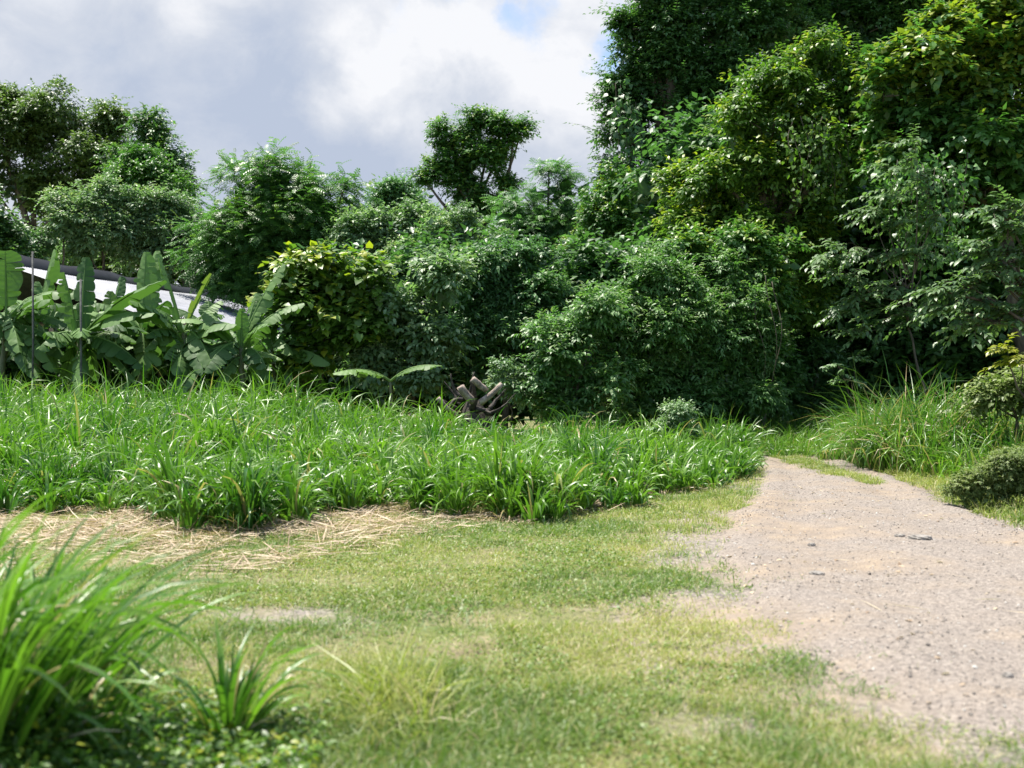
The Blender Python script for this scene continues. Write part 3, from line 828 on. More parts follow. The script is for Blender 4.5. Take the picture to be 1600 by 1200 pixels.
plant('tall_tree', 'tall top heavy tree standing alone against the clouds in the centre', 'tree', 738, 48,
      [(750, 188, 22, 14), (772, 200, 24, 18), (722, 212, 26, 20), (686, 204, 14, 12), (700, 228, 26, 20), (815, 200, 14, 9), (800, 215, 22, 17), (735, 250, 42, 28), (778, 245, 28, 26), (690, 264, 26, 22), (664, 282, 14, 14), (735, 295, 38, 36), (792, 288, 14, 14), (730, 345, 32, 34), (762, 325, 20, 24), (750, 390, 44, 36)],
      FAR, 0.17, 'mid_leaf', .30, gt, shoots=(LEAF_FAR, .18, 6, 1.1), young=.25, sub=.32, twig=.7, dens=1.4, fill=.8)
plant('broad_tree', 'blue green tree with a leaning wispy tip right of the tall tree', 'tree', 850, 43,
      [(890, 330, 36, 40), (835, 375, 40, 42), (872, 290, 12, 18), (858, 268, 6, 8), (825, 315, 14, 14), (870, 385, 55, 48), (795, 380, 40, 45), (800, 335, 22, 25)], PINNATE_FAR, 0.42, 'blue_leaf', .18, gt, young=.1, sub=.28, clump=4, twig=1.5)
plant('broad_tree', 'bright green tree tucked against the foot of the giant dark tree', 'tree', 940, 36,
      [(935, 330, 42, 45), (970, 370, 42, 45), (920, 395, 42, 40), (960, 290, 35, 30)], LEAF_FAR, 0.15, 'mid_leaf', .16, gt, young=.35, sub=.3)
plant('silver_shrub', 'grey green bushy shrub below the gap in the skyline', 'shrub', 560, 37,
      [(560, 368, 48, 36), (535, 400, 40, 36), (620, 375, 50, 42), (655, 350, 30, 25), (560, 420, 55, 38), (590, 355, 35, 25)], FAR, 0.16, 'pale_leaf', .1, gs, young=.15, sub=.3)
plant('silver_shrub', 'grey green shrub at the foot of the tall central tree', 'shrub', 680, 36,
      [(675, 375, 42, 42), (720, 360, 34, 30), (690, 425, 50, 42), (760, 410, 40, 34), (640, 415, 40, 40), (720, 400, 35, 35)], FAR, 0.15, 'pale_leaf', .1, gs, young=.25, sub=.3)
plant('climber_bush', 'climber with large lime green leaves right of the banana plants', 'shrub', 490, 27,
      [(480, 440, 46, 30), (535, 425, 34, 20), (520, 465, 45, 35), (465, 500, 46, 45), (540, 525, 58, 55), (480, 565, 50, 38), (580, 440, 30, 28)], HEART, 0.23, 'lime_leaf', .07, gs, young=.35, sub=.34, yz=4.0, shoots=(HEART, .2, 5, .6))
plant('glossy_bush', 'pale glossy leaved bush between the lime climber and the dark bush', 'shrub', 640, 27.5,
      [(615, 465, 50, 42), (680, 450, 48, 45), (640, 520, 60, 48), (595, 575, 48, 38), (690, 530, 40, 42), (655, 590, 50, 30)], LEAF, 0.20, 'pale_leaf', .07, gs, young=.15, sub=.32, shoots=(LEAF, .18, 4, .6))
plant('dark_bush', 'dark bush topped by a pale feathery sprig behind the dead stump', 'shrub', 790, 29.5,
      [(820, 405, 32, 22), (780, 440, 55, 42), (845, 455, 45, 40), (735, 450, 38, 50), (745, 520, 55, 50), (825, 515, 55, 50), (770, 580, 75, 42), (860, 570, 40, 50), (790, 500, 60, 50)], LEAF, 0.17, 'blue_leaf', .1, gs, young=.3, sub=.3, clump=8, twig=1.2, wscale=.8, shoots=(LEAF, .15, 7, .7))
plant('leafy_sapling', 'leafy sapling with small pale leaves just right of the dead stump', 'sapling', 800, 23.5,
      [(800, 600, 22, 18), (785, 570, 14, 12), (818, 622, 20, 16)], LEAF, 0.09, 'pale_leaf', .02, gs, young=.2, sub=.4, fill=.2)
plant('feathery_bush', 'mid green feathery bush behind the grass right of the stump', 'shrub', 890, 23.5,
      [(885, 545, 50, 40), (855, 590, 40, 40), (930, 590, 50, 42), (900, 635, 45, 32), (935, 505, 42, 36), (865, 640, 30, 25)], LEAF, 0.15, 'feather_leaf', .06, gs, young=.35, sub=.3, clump=9, twig=1.5, wscale=.8, shoots=(LEAF, .12, 9, .5))
plant('feathery_bush', 'taller feathery bush with silvery tips left of the forest entrance', 'shrub', 1010, 24.5,
      [(975, 480, 42, 36), (1010, 440, 36, 30), (925, 545, 30, 26), (1030, 530, 55, 55), (980, 550, 50, 50), (1000, 620, 60, 45), (1060, 600, 50, 50), (1060, 470, 45, 45), (1100, 520, 55, 50), (1110, 580, 50, 45), (1040, 430, 40, 36, 1), (1150, 560, 45, 50, .5), (940, 520, 45, 40), (1080, 630, 50, 34), (1150, 480, 48, 50, .5), (1195, 550, 50, 50, .8), (1180, 620, 50, 36), (1130, 430, 40, 36, 1), (890, 520, 26, 22)], LEAF, 0.14, 'feather_leaf', .07, gs, young=.3, sub=.3, clump=9, twig=1.5, wscale=.7, shoots=(LEAF, .13, 9, .5))
# --- the high wood on the right
plant('giant_tree', 'giant dark tree whose leafy left flank stands against the sky', 'tree', 1060, 39,
      [(1020, 50, 50, 55), (990, 125, 42, 45), (1060, 140, 70, 65), (985, 205, 38, 45), (1030, 250, 60, 55), (1000, 310, 55, 50), (1100, 230, 75, 70), (955, 268, 24, 22), (945, 215, 14, 10), (1090, 50, 75, 75), (1030, 370, 60, 50), (1160, 130, 70, 70), (990, 400, 50, 50), (1060, -40, 70, 50), (980, 45, 24, 24), (1050, 100, 60, 60), (1000, 170, 45, 45), (1080, 310, 60, 50), (965, 160, 26, 34), (1140, 60, 70, 60), (1150, 200, 70, 60, 1), (1030, 0, 60, 50), (1040, 440, 50, 50), (960, 330, 30, 30), (1190, 50, 70, 60), (1180, -20, 70, 50), (1060, 60, 60, 60), (1110, 120, 60, 60), (1030, 90, 50, 50)],
      FAR, 0.19, 'dark_leaf', .5, gt, shoots=(LEAF_FAR, .19, 6, 1.3), young=.08, sub=.26, twig=.8, dens=.9)
plant('giant_tree', 'giant dark tree filling the top edge behind the lime vines', 'tree', 1330, 42,
      [(1200, 20, 85, 75), (1310, 20, 85, 70), (1420, 0, 90, 70), (1530, -20, 90, 70), (1240, 110, 80, 60), (1360, 90, 80, 60), (1640, -30, 100, 90), (1260, -40, 80, 60), (1270, 60, 70, 60), (1390, 40, 80, 60), (1480, 40, 80, 60), (1330, 60, 80, 60)], FAR, 0.18, 'dark_leaf', .5, gt, young=.05, sub=.26, dens=.8)
plant('vine_covered_tree', 'tree smothered in lime tipped vines stepping down to the left', 'tree', 1180, 28,
      [(1280, 95, 42, 34), (1215, 145, 50, 38), (1330, 125, 45, 38), (1160, 205, 48, 42), (1115, 275, 42, 42), (1190, 270, 60, 50), (1270, 200, 60, 50), (1085, 350, 42, 48), (1160, 360, 60, 50), (1110, 420, 50, 50), (1190, 430, 55, 50), (1085, 480, 45, 45), (1150, 500, 60, 50), (1240, 330, 55, 65, 1.0), (1130, 340, 50, 50, 1), (1240, 260, 55, 50), (1220, 380, 60, 50), (1060, 300, 35, 35, 1), (1170, 160, 40, 35, 1), (1255, 400, 50, 60, 1), (1080, 540, 40, 35), (1250, 480, 50, 50, 1.5), (1330, 190, 50, 40), (1330, 260, 50, 45, 1)],
      LEAF, 0.18, 'lime_leaf', .22, gt, dscale=1.5, lump=.72, shoots=(LEAF, .17, 6, .8), young=.35, sub=.27, twig=.8, dens=.85)
plant('vine_covered_tree', 'vine covered tree with a lime green top at the right edge', 'tree', 1640, 25.5,
      [(1430, 110, 55, 42), (1500, 80, 55, 45), (1580, 80, 60, 55), (1550, 30, 45, 35), (1440, 190, 58, 45), (1540, 180, 65, 55), (1620, 200, 70, 65), (1420, 260, 45, 45), (1480, 290, 55, 45), (1560, 290, 60, 50), (1700, 120, 90, 90), (1720, 290, 90, 90), (1380, 150, 50, 45), (1490, 140, 50, 40), (1560, 120, 50, 45), (1500, 230, 60, 45), (1610, 40, 50, 50), (1380, 220, 45, 45, 1), (1470, 60, 35, 30), (1600, 280, 60, 50), (1430, 330, 45, 40, 1), (1520, 350, 60, 45, 1.5), (1400, 90, 35, 30)],
      HEART, 0.19, 'mid_leaf', .25, gt, dscale=1.6, lump=.72, shoots=(LEAF, .18, 5, .8), young=.35, sub=.27, twig=.8, dens=.85, yz=7.5)
plant('understory_tree', 'slender tree with layered pale leaf sprays before the dark wood', 'tree', 1455, 22.5,
      [(1430, 230, 30, 16), (1450, 280, 30, 16), (1400, 260, 26, 12), (1460, 330, 30, 14), (1450, 390, 28, 14), (1395, 300, 22, 12), (1360, 330, 26, 10), (1420, 345, 30, 12), (1340, 385, 34, 8), (1405, 395, 32, 10), (1320, 425, 28, 8), (1375, 440, 34, 8), (1325, 480, 24, 7), (1420, 455, 22, 12), (1385, 490, 34, 9), (1345, 520, 20, 6), (1300, 400, 20, 6), (1430, 500, 18, 16), (1360, 460, 30, 8)],
      LEAF, 0.18, 'spray_leaf', .03, gt, dscale=.8, spray=dict(per=8, length=.58, aim=(-.6, -.4, -.05)))
plant('understory_sapling', 'small pale sapling low in the dark hollow above the grass mound', 'sapling', 1330, 22.5,
      [(1310, 572, 14, 6), (1335, 560, 14, 5), (1325, 590, 16, 6)], LEAF, 0.12, 'pale_leaf', .012, gt, spray=dict(per=4, length=.35, aim=(-.5, -.4, 0)))
plant('overhanging_tree', 'tree reaching pale leafy boughs in from the right edge', 'tree', 1800, 16.5,
      [(1600, 320, 30, 14), (1575, 355, 32, 12), (1610, 390, 36, 14), (1540, 385, 26, 10), (1555, 425, 36, 12), (1600, 440, 34, 14), (1510, 445, 28, 8), (1480, 478, 24, 6), (1545, 470, 34, 10), (1595, 485, 34, 10), (1530, 508, 26, 7), (1650, 360, 50, 40), (1650, 450, 50, 30), (1700, 400, 50, 50), (1560, 330, 20, 10), (1620, 350, 30, 20), (1470, 455, 12, 6), (1580, 400, 30, 10), (1560, 500, 20, 6)],
      LEAF, 0.16, 'spray_leaf', .10, gt, dscale=.8, spray=dict(per=8, length=.50, aim=(-.7, -.35, -.02)))
plant('yellow_shrub', 'shrub with yellow green leaf sprays at the right edge', 'shrub', 1600, 17,
      [(1575, 545, 20, 5), (1600, 560, 24, 8), (1640, 550, 40, 20)], LEAF, 0.15, 'yellow_leaf', .03, gs, spray=dict(per=6, length=.4, aim=(-.6, -.4, 0.1)))
plant('olive_shrub', 'dull olive shrub under the yellow leaves at the right', 'shrub', 1580, 17.8,
      [(1570, 600, 42, 28), (1540, 625, 36, 30), (1610, 630, 50, 40), (1670, 610, 60, 60)], LEAF, 0.11, 'olive_bush', .04, gs, young=.1, sub=.35)
plant('leafy_shrub', 'mid green leafy shrub rising between the feathery bush and the lime vines', 'shrub', 1170, 26,
      [(1130, 440, 45, 45), (1085, 400, 40, 40), (1180, 490, 50, 50), (1150, 390, 40, 36), (1210, 430, 45, 45), (1190, 560, 50, 40), (1100, 480, 40, 40)],
      LEAF, 0.17, 'mid_leaf', .08, gs, young=.3, sub=.3, clump=8, twig=1.2, lump=.8, shoots=(LEAF, .16, 7, .7))
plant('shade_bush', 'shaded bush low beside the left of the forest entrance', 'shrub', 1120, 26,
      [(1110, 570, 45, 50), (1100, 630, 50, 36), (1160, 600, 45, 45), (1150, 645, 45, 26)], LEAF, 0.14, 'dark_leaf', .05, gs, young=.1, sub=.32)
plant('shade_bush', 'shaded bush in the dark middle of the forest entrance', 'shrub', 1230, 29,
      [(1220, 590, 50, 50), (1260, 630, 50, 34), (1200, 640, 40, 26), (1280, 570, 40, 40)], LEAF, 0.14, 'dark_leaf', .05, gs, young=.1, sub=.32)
plant('dry_shrub', 'small greyish twiggy shrub at the grass edge before the dark bushes', 'shrub', 1062, 21.5,
      [(1060, 650, 26, 20), (1075, 670, 26, 14), (1040, 668, 20, 14)], LEAF, 0.07, 'pale_leaf', .02, gs, young=.1, sub=.5, fill=.15, dens=.5, twig=2.2)
# round bush by the road
plant('round_bush', 'round fine leaved olive bush on the right edge of the gravel road', 'shrub', 1570, 13.0,
      [(1555, 758, 55, 38), (1600, 750, 55, 45), (1520, 775, 32, 26), (1575, 728, 45, 24), (1650, 765, 60, 42)], LEAF, 0.032, 'olive_bush', .02, gs, young=.25, sub=.2, clump=14, twig=3.0, dens=.36, fill=.35, wscale=.8, limbs=True)

# hanging vines: curtains of leaves on the right-hand wood
def vine(label, tops, mat='mid_leaf', size=0.115, dens=38):
    root = None
    a = Acc(); s_ = Acc(); b0 = None
    for px, py, dep, ln in tops:
        p0 = at(px, py, dep)
        if b0 is None:
            b0 = np.array([p0[0], p0[1], float(gz(p0[0], p0[1]))])
        n = 14
        t = np.linspace(0, 1, n)
        c = p0 + np.stack([0.10 * np.sin(t * 5 + rng.random() * 6), -0.2 * np.sin(t * 2) + 0.05 * np.sin(t * 9), -t * ln], -1)
        tube(s_, c, np.linspace(0.012, 0.004, n), 4)
        m = int(ln * dens)
        q = rng.random(m)
        P = np.stack([np.interp(q, t, c[:, k]) for k in range(3)], -1) + rng.normal(0, 0.15, (m, 3))
        Y = nrm(np.array([0, -0.3, -0.7]) + 0.75 * rdir(m))
        Nn = nrm(np.array([-0.1, -0.6, 0.7]) + 0.8 * rdir(m))
        stamp(a, HEART, P, Y, Nn, size * rng.uniform(.6, 1.25, m), rng.random(m), np.zeros(m))
    root = empty('hanging_vine', b0, label, 'vine', 'vines hanging in the right hand wood')
    a.build('leaves', M[mat], root, origin=b0)
    s_.build('stem', M['bark'], root, origin=b0, smooth=True)
vine('curtain of heart shaped vine leaves hanging over the dark hollow at right', [(1395 + 11 * k, 250 + 12 * math.sin(k * 1.7), 23.3 + 0.2 * math.sin(k), 1.4 + 1.0 * abs(math.sin(k * 2.1))) for k in range(11)])
vine('thin curtain of vine leaves hanging beside the lime tipped vines', [(1235 + 10 * k, 190 + 9 * math.sin(k * 2.2), 26.4, 1.2 + 0.8 * abs(math.sin(k * 1.3))) for k in range(9)], 'lime_leaf')
vine('leafy vine draped down the left flank of the giant tree', [(958 + 8 * k, 130 + 20 * math.sin(k * 2.2) + 10 * k, 37.4, 3 + 2.0 * abs(math.sin(k * 1.3))) for k in range(7)], 'dark_leaf', .2, 18)
vine('bare pale vine stems hanging in the dark wood', [(1203, 430, 24.2, 2.6), (1211, 440, 24.2, 2.2), (1186, 470, 24.4, 1.8)], 'olive_leaf', .08, 4)

# deep wood behind everything: reads as one dark mass
def wood(name, label, blobs, size, mat, **kw):
    a = Acc()
    bl = []
    for px, py, dep, rx, rz, ry in blobs:
        bl.append((at(px, py, dep), (rx, ry, rz)))
    foliage(a, bl, FAR, size, **kw)
    return tag(a.build(name, M[mat]), label, 'woodland', kind='stuff')
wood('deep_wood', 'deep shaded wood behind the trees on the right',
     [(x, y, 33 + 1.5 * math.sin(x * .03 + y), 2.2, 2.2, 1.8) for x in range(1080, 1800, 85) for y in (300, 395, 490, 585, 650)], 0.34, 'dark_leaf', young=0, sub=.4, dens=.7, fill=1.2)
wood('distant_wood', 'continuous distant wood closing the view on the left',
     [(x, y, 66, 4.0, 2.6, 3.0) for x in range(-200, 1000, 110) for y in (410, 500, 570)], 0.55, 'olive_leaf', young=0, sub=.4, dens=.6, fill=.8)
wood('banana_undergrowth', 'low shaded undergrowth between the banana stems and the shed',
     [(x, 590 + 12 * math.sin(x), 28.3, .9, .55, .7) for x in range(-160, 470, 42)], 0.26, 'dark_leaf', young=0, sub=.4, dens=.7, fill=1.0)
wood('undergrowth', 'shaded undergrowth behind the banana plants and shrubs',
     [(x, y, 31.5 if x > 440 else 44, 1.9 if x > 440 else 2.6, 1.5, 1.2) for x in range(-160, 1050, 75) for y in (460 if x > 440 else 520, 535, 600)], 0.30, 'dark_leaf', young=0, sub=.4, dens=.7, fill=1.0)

# ================================================================== DEAD STUMP AND LOGS
rng = np.random.default_rng(31)
sx, sy = (742 - 800) / F * 22.8, 22.8
sz = float(gz(sx, sy))
st = empty('dead_stump', (sx, sy, sz), 'uprooted dead tree stump with jagged dark roots at the back of the grass', 'stump')
so2 = np.array([sx, sy, sz])
a = Acc()
tube(a, [so2 + p for p in ([0, 0, -0.1], [.03, 0, .35], [0, 0, .7], [-.06, 0, 1.0], [-.1, 0, 1.15])], [.36, .38, .30, .18, .06], 16, bump=0.38)
a.build('stump_base', M['deadwood'], st, origin=so2)
for (x0, y0), (x1, y1), r0, r1, dd in (((728, 622), (704, 588), .10, .035, 0), ((735, 615), (741, 585), .07, .03, -.1), ((720, 635), (694, 600), .07, .02, .2), ((715, 640), (690, 628), .08, .03, -.2),
                                    ((738, 640), (735, 600), .13, .05, -.3), ((765, 640), (790, 612), .09, .03, .1), ((775, 645), (806, 618), .05, .02, .1), ((760, 640), (784, 640), .12, .04, -.2),
                                    ((722, 625), (700, 648), .09, .03, -.4), ((745, 640), (768, 650), .1, .05, -.4)):
    a = Acc()
    tube(a, curve(at(x0, y0, 22.7 + dd * .3), at(x1, y1 - 4, 22.7 + dd), .16, 7), np.linspace(r0 * .6, r1 * .35, 7), 8, bump=0.25)
    a.build('root', M['deadwood'], st, origin=so2)
for (x0, y0), (x1, y1), r0, r1, lab, mt in (((750, 630), (784, 600), .12, .10, 'pale split log lying slanted over the dead stump', 'palewood'), ((738, 592), (760, 610), .11, .12, 'short pinkish broken log on top of the stump', 'palewood'),
                                      ((719, 604), (739, 628), .13, .15, 'stubby pale brown log end in the middle of the stump', 'palewood'), ((684, 622), (716, 650), .08, .07, 'long greenish grey log leaning at the left foot of the stump', 'palewood')):
    p0 = at(x0, y0, 22.25); p1 = at(x1, y1, 22.35)
    a = Acc()
    tube(a, curve(p0, p1, .02, 6), np.linspace(r0 * .62, r1 * .5, 6), 11, bump=0.13)
    o = a.build('log', M[mt], None, origin=p0)
    o.location = p0
    tag(o, lab, 'log', 'broken logs on the dead stump')

# ================================================================== TALL GRASS
rng = np.random.default_rng(41)
FBX = [-400, 0, 60, 120, 170, 220, 262, 300, 350, 400, 440, 490, 540, 620, 680, 740, 800, 860, 900, 960, 1010, 1060, 1110, 1160, 1200]
FBY = [800, 800, 806, 800, 806, 815, 832, 846, 846, 840, 828, 815, 808, 800, 804, 815, 826, 820, 812, 796, 784, 774, 764, 752, 740]
def in_field(x, y):
    px, py = proj(x, y)
    lim = np.interp(px, FBX, FBY) + 12 * nz(x, y, 1.7, 21)
    back = np.where(x < -5, 25.0, np.where(x < 0, 23.2, 22.4))
    return (py < lim - 2) & (y < back) & (px < 1190) & (x < road_l(y) - 0.15)
def scatter(n, x0, x1, y0, y1):
    return rng.uniform(x0, x1, n), rng.uniform(y0, y1, n)
n = 2800
x, y = scatter(n * 2, -17, 6, 9, 25)
k = in_field(x, y)
px, py = proj(x, y)
bare = ((px - 345) / 22) ** 2 + ((py - 770) / 16) ** 2 < 1
bare |= ((px - 715) / 26) ** 2 + ((py - 770) / 14) ** 2 < 1
k &= ~bare
x, y = x[k], y[k]
px, py = proj(x, y)
edge = np.interp(px, FBX, FBY) - py
h = 0.48 + 0.34 * sstep((y - 12) / 10) * sstep((-0.5 - x) / 5) + 0.22 * nz(x, y, .7, 4) + 0.14 * nz(x, y, 2.6, 1)
h = h * (0.75 + 0.25 * sstep(edge / 20))
h *= np.where(px > 1000, 1.0, 1)
front = edge < 26
a = Acc()
# front rank: every tussock one can tell apart is a thing
order = np.argsort(-py[front])
fx, fy, fh, fpx = x[front][order], y[front][order], h[front][order], px[front][order]
sel = []
for i in range(len(fx)):
    if all((fx[i] - fx[j]) ** 2 + (fy[i] - fy[j]) ** 2 > 0.30 ** 2 for j in sel) and fpx[i] > -60:
        sel.append(i)
sel = sel[:70]
rest = np.array([i for i in range(len(fx)) if i not in set(sel)])
print('front things', len(sel))
gi = np.concatenate([np.where(~front)[0], np.where(front)[0][order][rest]]) 
g = np.zeros(len(x), bool); g[gi] = True
a = Acc()
print('tussocks', len(x), 'front', front.sum())
tussock_blades(a, x[g], y[g], gz(x[g], y[g]), 28, h[g] * 1.15, np.full(28 * g.sum(), 0.050), .10, dry=.03, segs=6, culm=.45)
tussock_blades(a, x[g], y[g], gz(x[g], y[g]), 8, h[g] * 0.85, np.full(8 * g.sum(), 0.018), .12, dry=1.0, segs=3, lean0=.5)
tag(a.build('tall_grass', M['grass']), 'dense tall green grass filling the clearing', 'grass', kind='stuff')
for num, i in enumerate(sel):
    z0 = float(gz(fx[i], fy[i]))
    o = empty('grass_tussock', (fx[i], fy[i], z0), 'green grass tussock with a straw coloured base at the front edge of the tall grass', 'grass tussock', 'grass tussocks along the front edge of the tall grass')
    a = Acc(); one = lambda v: np.array([float(v)])
    tussock_blades(a, one(fx[i]), one(fy[i]), one(z0), 46, one(fh[i] * 1.15), np.full(46, 0.050), .13, dry=.03, segs=7, culm=.5)
    a.build('green_blades', M['grass'], o, origin=(fx[i], fy[i], z0))
    a = Acc()
    tussock_blades(a, one(fx[i]), one(fy[i]), one(z0), 70, one(fh[i] * 0.58), np.full(70, 0.017), .19, dry=0, segs=4, lean0=.7)
    a.build('dry_blades', M['straw'], o, origin=(fx[i], fy[i], z0))

# shaded and lit grass beyond the road
def verge(name, label, n, box, h0, w, nb=22, lift=False, keep=None, dry=.08, mat='grass', segs=5, green=0.0):
    x, y = scatter(n, *box)
    k = keep(x, y) if keep else np.ones(len(x), bool)
    x, y = x[k], y[k]
    a = Acc()
    hh = h0(x, y) if callable(h0) else np.full(len(x), h0)
    tussock_blades(a, x, y, gz(x, y) + (road_up(x, y) if lift else 0), nb, hh, np.full(nb * len(x), w), .11, dry=dry, segs=segs, green=green)
    return tag(a.build(name, M[mat]), label, 'grass', kind='stuff')
verge('shade_grass', 'dim grass in the shade of the forest entrance', 900, (3.2, 9, 20.8, 27), lambda x, y: 0.45 + 0.25 * sstep((y - 21) / 3) + .1 * nz(x, y, 2), .024,
      keep=lambda x, y: ~on_road(x, y, -.1) | (y > 22.0))
verge('verge_grass', 'lush green grass mound right of the road bend', 1500, (5.9, 16, 14.2, 22.5),
      lambda x, y: np.clip(0.46 + 0.95 * np.exp(-((x - 6.7) / 1.15) ** 2 - ((y - 19.0) / 1.7) ** 2) + 0.22 * sstep((y - 16) / 4) + .1 * nz(x, y, 2), .25, 1.7), .034,
      keep=lambda x, y: (x > np.interp(y, [13, 16, 17.5, 19, 21, 23], [6.6, 6.9, 6.4, 6.05, 6.0, 6.3])), dry=.18)
verge('verge_grass', 'short yellowish grass fringe along the right side of the road', 5200, (5.3, 12, 11.2, 20.5),
      lambda x, y: 0.17 + 0.06 * nz(x, y, 2) + 0.16 * sstep((x - road_r(y) - .5) / 1.2), .012, nb=14,
      keep=lambda x, y: (x > road_r(y) - 0.05 + 0.1 * nz(x, y, 3)) & (x < road_r(y) + 1.9), dry=.22, mat='lawn', segs=3)
verge('centre_strip', 'low grass strip between the two wheel tracks at the bend', 1100, (4.4, 6.2, 15.6, 21.5), 0.10, .010, nb=16,
      keep=lambda x, y: np.abs(x - (5.35 + 0.0 * y)) < 0.28 * sstep((y - 15.4) / 2) + .05 * nz(x, y, 3), lift=True, dry=.15, mat='lawn', segs=3)
verge('fringe_grass', 'short grass fringe between the tall grass and the road', 2600, (1.0, 5, 11, 21.5),
      lambda x, y: 0.12 + 0.05 * nz(x, y, 2), .010, nb=12,
      keep=lambda x, y: (x < road_l(y) + .08) & (x > road_l(y) - 0.9) & (rng.random(len(x)) < .8), dry=.18, mat='lawn', segs=3)

# ---------------------------------------------------------------- straw litter
rng = np.random.default_rng(51)
def straw_band(x, y):
    px, py = proj(x, y)
    up_ = np.interp(px, FBX, FBY) - 28
    wd = np.interp(px, [-400, 0, 150, 300, 450, 600, 750, 850, 1000, 1150], [100, 100, 85, 75, 85, 75, 48, 32, 26, 22])
    p = 1 - sstep((py - up_ - wd * 0.55) / (wd * 0.75))
    p = p * np.interp(px, [-400, 500, 760, 900, 1150], [1, 1, .75, .3, .15])
    return np.where(py > up_, p, 0)
x, y = scatter(110000, -9, 4.5, 7.5, 20)
pr = straw_band(x, y) * np.clip(0.45 + 1.3 * nz(x, y, 1.5, 8), 0, 1)
k = (rng.random(len(x)) < pr)
x, y = x[k][:30000], y[k][:30000]
n = len(x)
print('straw', n)
a = Acc()
blades(a, np.stack([x, y, gz(x, y) + rng.uniform(0.003, 0.05, n)], -1), rng.uniform(0, 6.28, n), rng.normal(1.5, .12, n), rng.normal(.1, .12, n), rng.uniform(.12, .5, n), rng.uniform(.005, .014, n), rng.random(n), (rng.random(n) < .3) * rng.random(n), 3, fold=.15, taper=.3)
for cx, cy2, r, m in ((345, 765, .35, 260), (712, 765, .4, 240), (600, 775, .15, 60)):
    yy = F * H / (cy2 - 600); xx = (cx - 800) / F * yy
    bx_, by_ = xx + rng.normal(0, r, m), yy + rng.normal(0, r, m)
    blades(a, np.stack([bx_, by_, gz(bx_, by_)], -1), rng.uniform(0, 6.28, m), rng.uniform(.3, 1.4, m), rng.uniform(.2, 1.2, m), rng.uniform(.2, .5, m), rng.uniform(.008, .018, m), rng.random(m), rng.random(m) * .3, 4, fold=.15)
tag(a.build('straw_litter', M['straw']), 'dry straw litter lying before the tall grass', 'straw', kind='stuff')

# ---------------------------------------------------------------- lawn
rng = np.random.default_rng(61)
def lawn_p(x, y):
    px, py = proj(x, y)
    e = (road_l(y) - x)
    p = sstep((e + 0.55 + 0.6 * nz(x, y, 1.6, 3)) / (0.9 + 0.5 * sstep((9 - y) / 3)))
    p = p * (0.16 + 0.84 * sstep(0.6 + 1.5 * nz(x, y, 1.0, 6)))
    bare_ = np.exp(-((px - 440) / 190) ** 2 - ((py - 963) / 17) ** 2)
    p = p * (1 - 0.97 * sstep(bare_ * 1.1))
    p = p * (1 - 0.45 * straw_band(x, y)) * (py > np.interp(px, FBX, FBY) - 20)
    tuft = (x > road_l(y)) * (nz(x, y, 2.7, 9) > 0.80) * (x < road_l(y) + 1.0) * .35
    return np.clip(np.maximum(p, tuft), 0, 1)
# sample more thickly near the camera
n = 520000
y = 3.0 + 12.5 * rng.random(n) ** 1.5
x = (rng.uniform(-0.56, 0.56, n)) * y
x = np.where(y < 3.4, x * 1.1, x)
k = rng.random(n) < lawn_p(x, y)
x, y = x[k][:270000], y[k][:270000]
n = len(x)
print('lawn', n)
patch = sstep(0.5 + 1.4 * nz(x, y, .9, 2))
hh = (0.030 + 0.030 * patch) * rng.uniform(.5, 1.5, n) * (1 + 0.6 * (nz(x, y, 4.0, 7) > .5))
px, py = proj(x, y)
tallp = np.exp(-((px - 620) / 90) ** 2 - ((py - 1110) / 60) ** 2)
tb = tallp * (rng.random(n) < .22)
hh *= 1 + 3.0 * tb
az = rng.uniform(0, 6.28, n)
a = Acc()
blades(a, np.stack([x, y, gz(x, y)], -1), az, rng.uniform(.25, 1.35, n), rng.uniform(0, .9, n), hh * 1.25, (0.0028 + .0006 * y + .006 * tb) * rng.uniform(.7, 1.4, n),
       np.clip(0.75 - 0.7 * patch + rng.uniform(-.3, .3, n) + tb, 0, 1), (rng.random(n) < .16 + .26 * (1 - patch)) * rng.uniform(.3, 1, n), 2, fold=0)
# creeping broad-leaved weeds between the blades
m = 200000
y2 = 3.0 + 11 * rng.random(m) ** 1.4; x2 = rng.uniform(-.56, .56, m) * y2
k = (rng.random(m) < lawn_p(x2, y2)) & (nz(x2, y2, 1.2, 12) > -.05)
x2, y2 = x2[k], y2[k]; m = len(x2)
stamp(a, LEAF_FAR, np.stack([x2, y2, gz(x2, y2) + rng.uniform(.005, .04, m)], -1), nrm(rdir(m) * [1, 1, .35]), nrm(rdir(m) * .5 + [0, 0, 1]), rng.uniform(.010, .022, m) * (1 + y2 * .04), rng.uniform(0, .5, m), np.zeros(m), 1.4)
m = 110000
y2 = 3.6 + 12 * rng.random(m) ** 1.2; x2 = rng.uniform(-.5, .45, m) * y2
px2, py2 = proj(x2, y2)
wp = np.maximum(nz(x2, y2, 1.0, 33) - .25, 1.1 * np.exp(-((px2 - 880) / 90) ** 2 - ((py2 - 885) / 32) ** 2) - .2)
k = (rng.random(m) < wp * 2.2) & (rng.random(m) < lawn_p(x2, y2) + .2) & (x2 < road_l(y2) - .2) & (py2 > np.interp(px2, FBX, FBY))
x2, y2 = x2[k], y2[k]; m = len(x2)
stamp(a, LEAF, np.stack([x2, y2, gz(x2, y2) + rng.uniform(.01, .085, m)], -1), nrm(rdir(m) * [1, 1, .4]), nrm(rdir(m) * .6 + [0, 0, 1]), rng.uniform(.014, .032, m), rng.uniform(0, .35, m), np.zeros(m), 1.5)
tag(a.build('short_grass', M['lawn']), 'short patchy yellow green grass in the foreground', 'grass', kind='stuff')

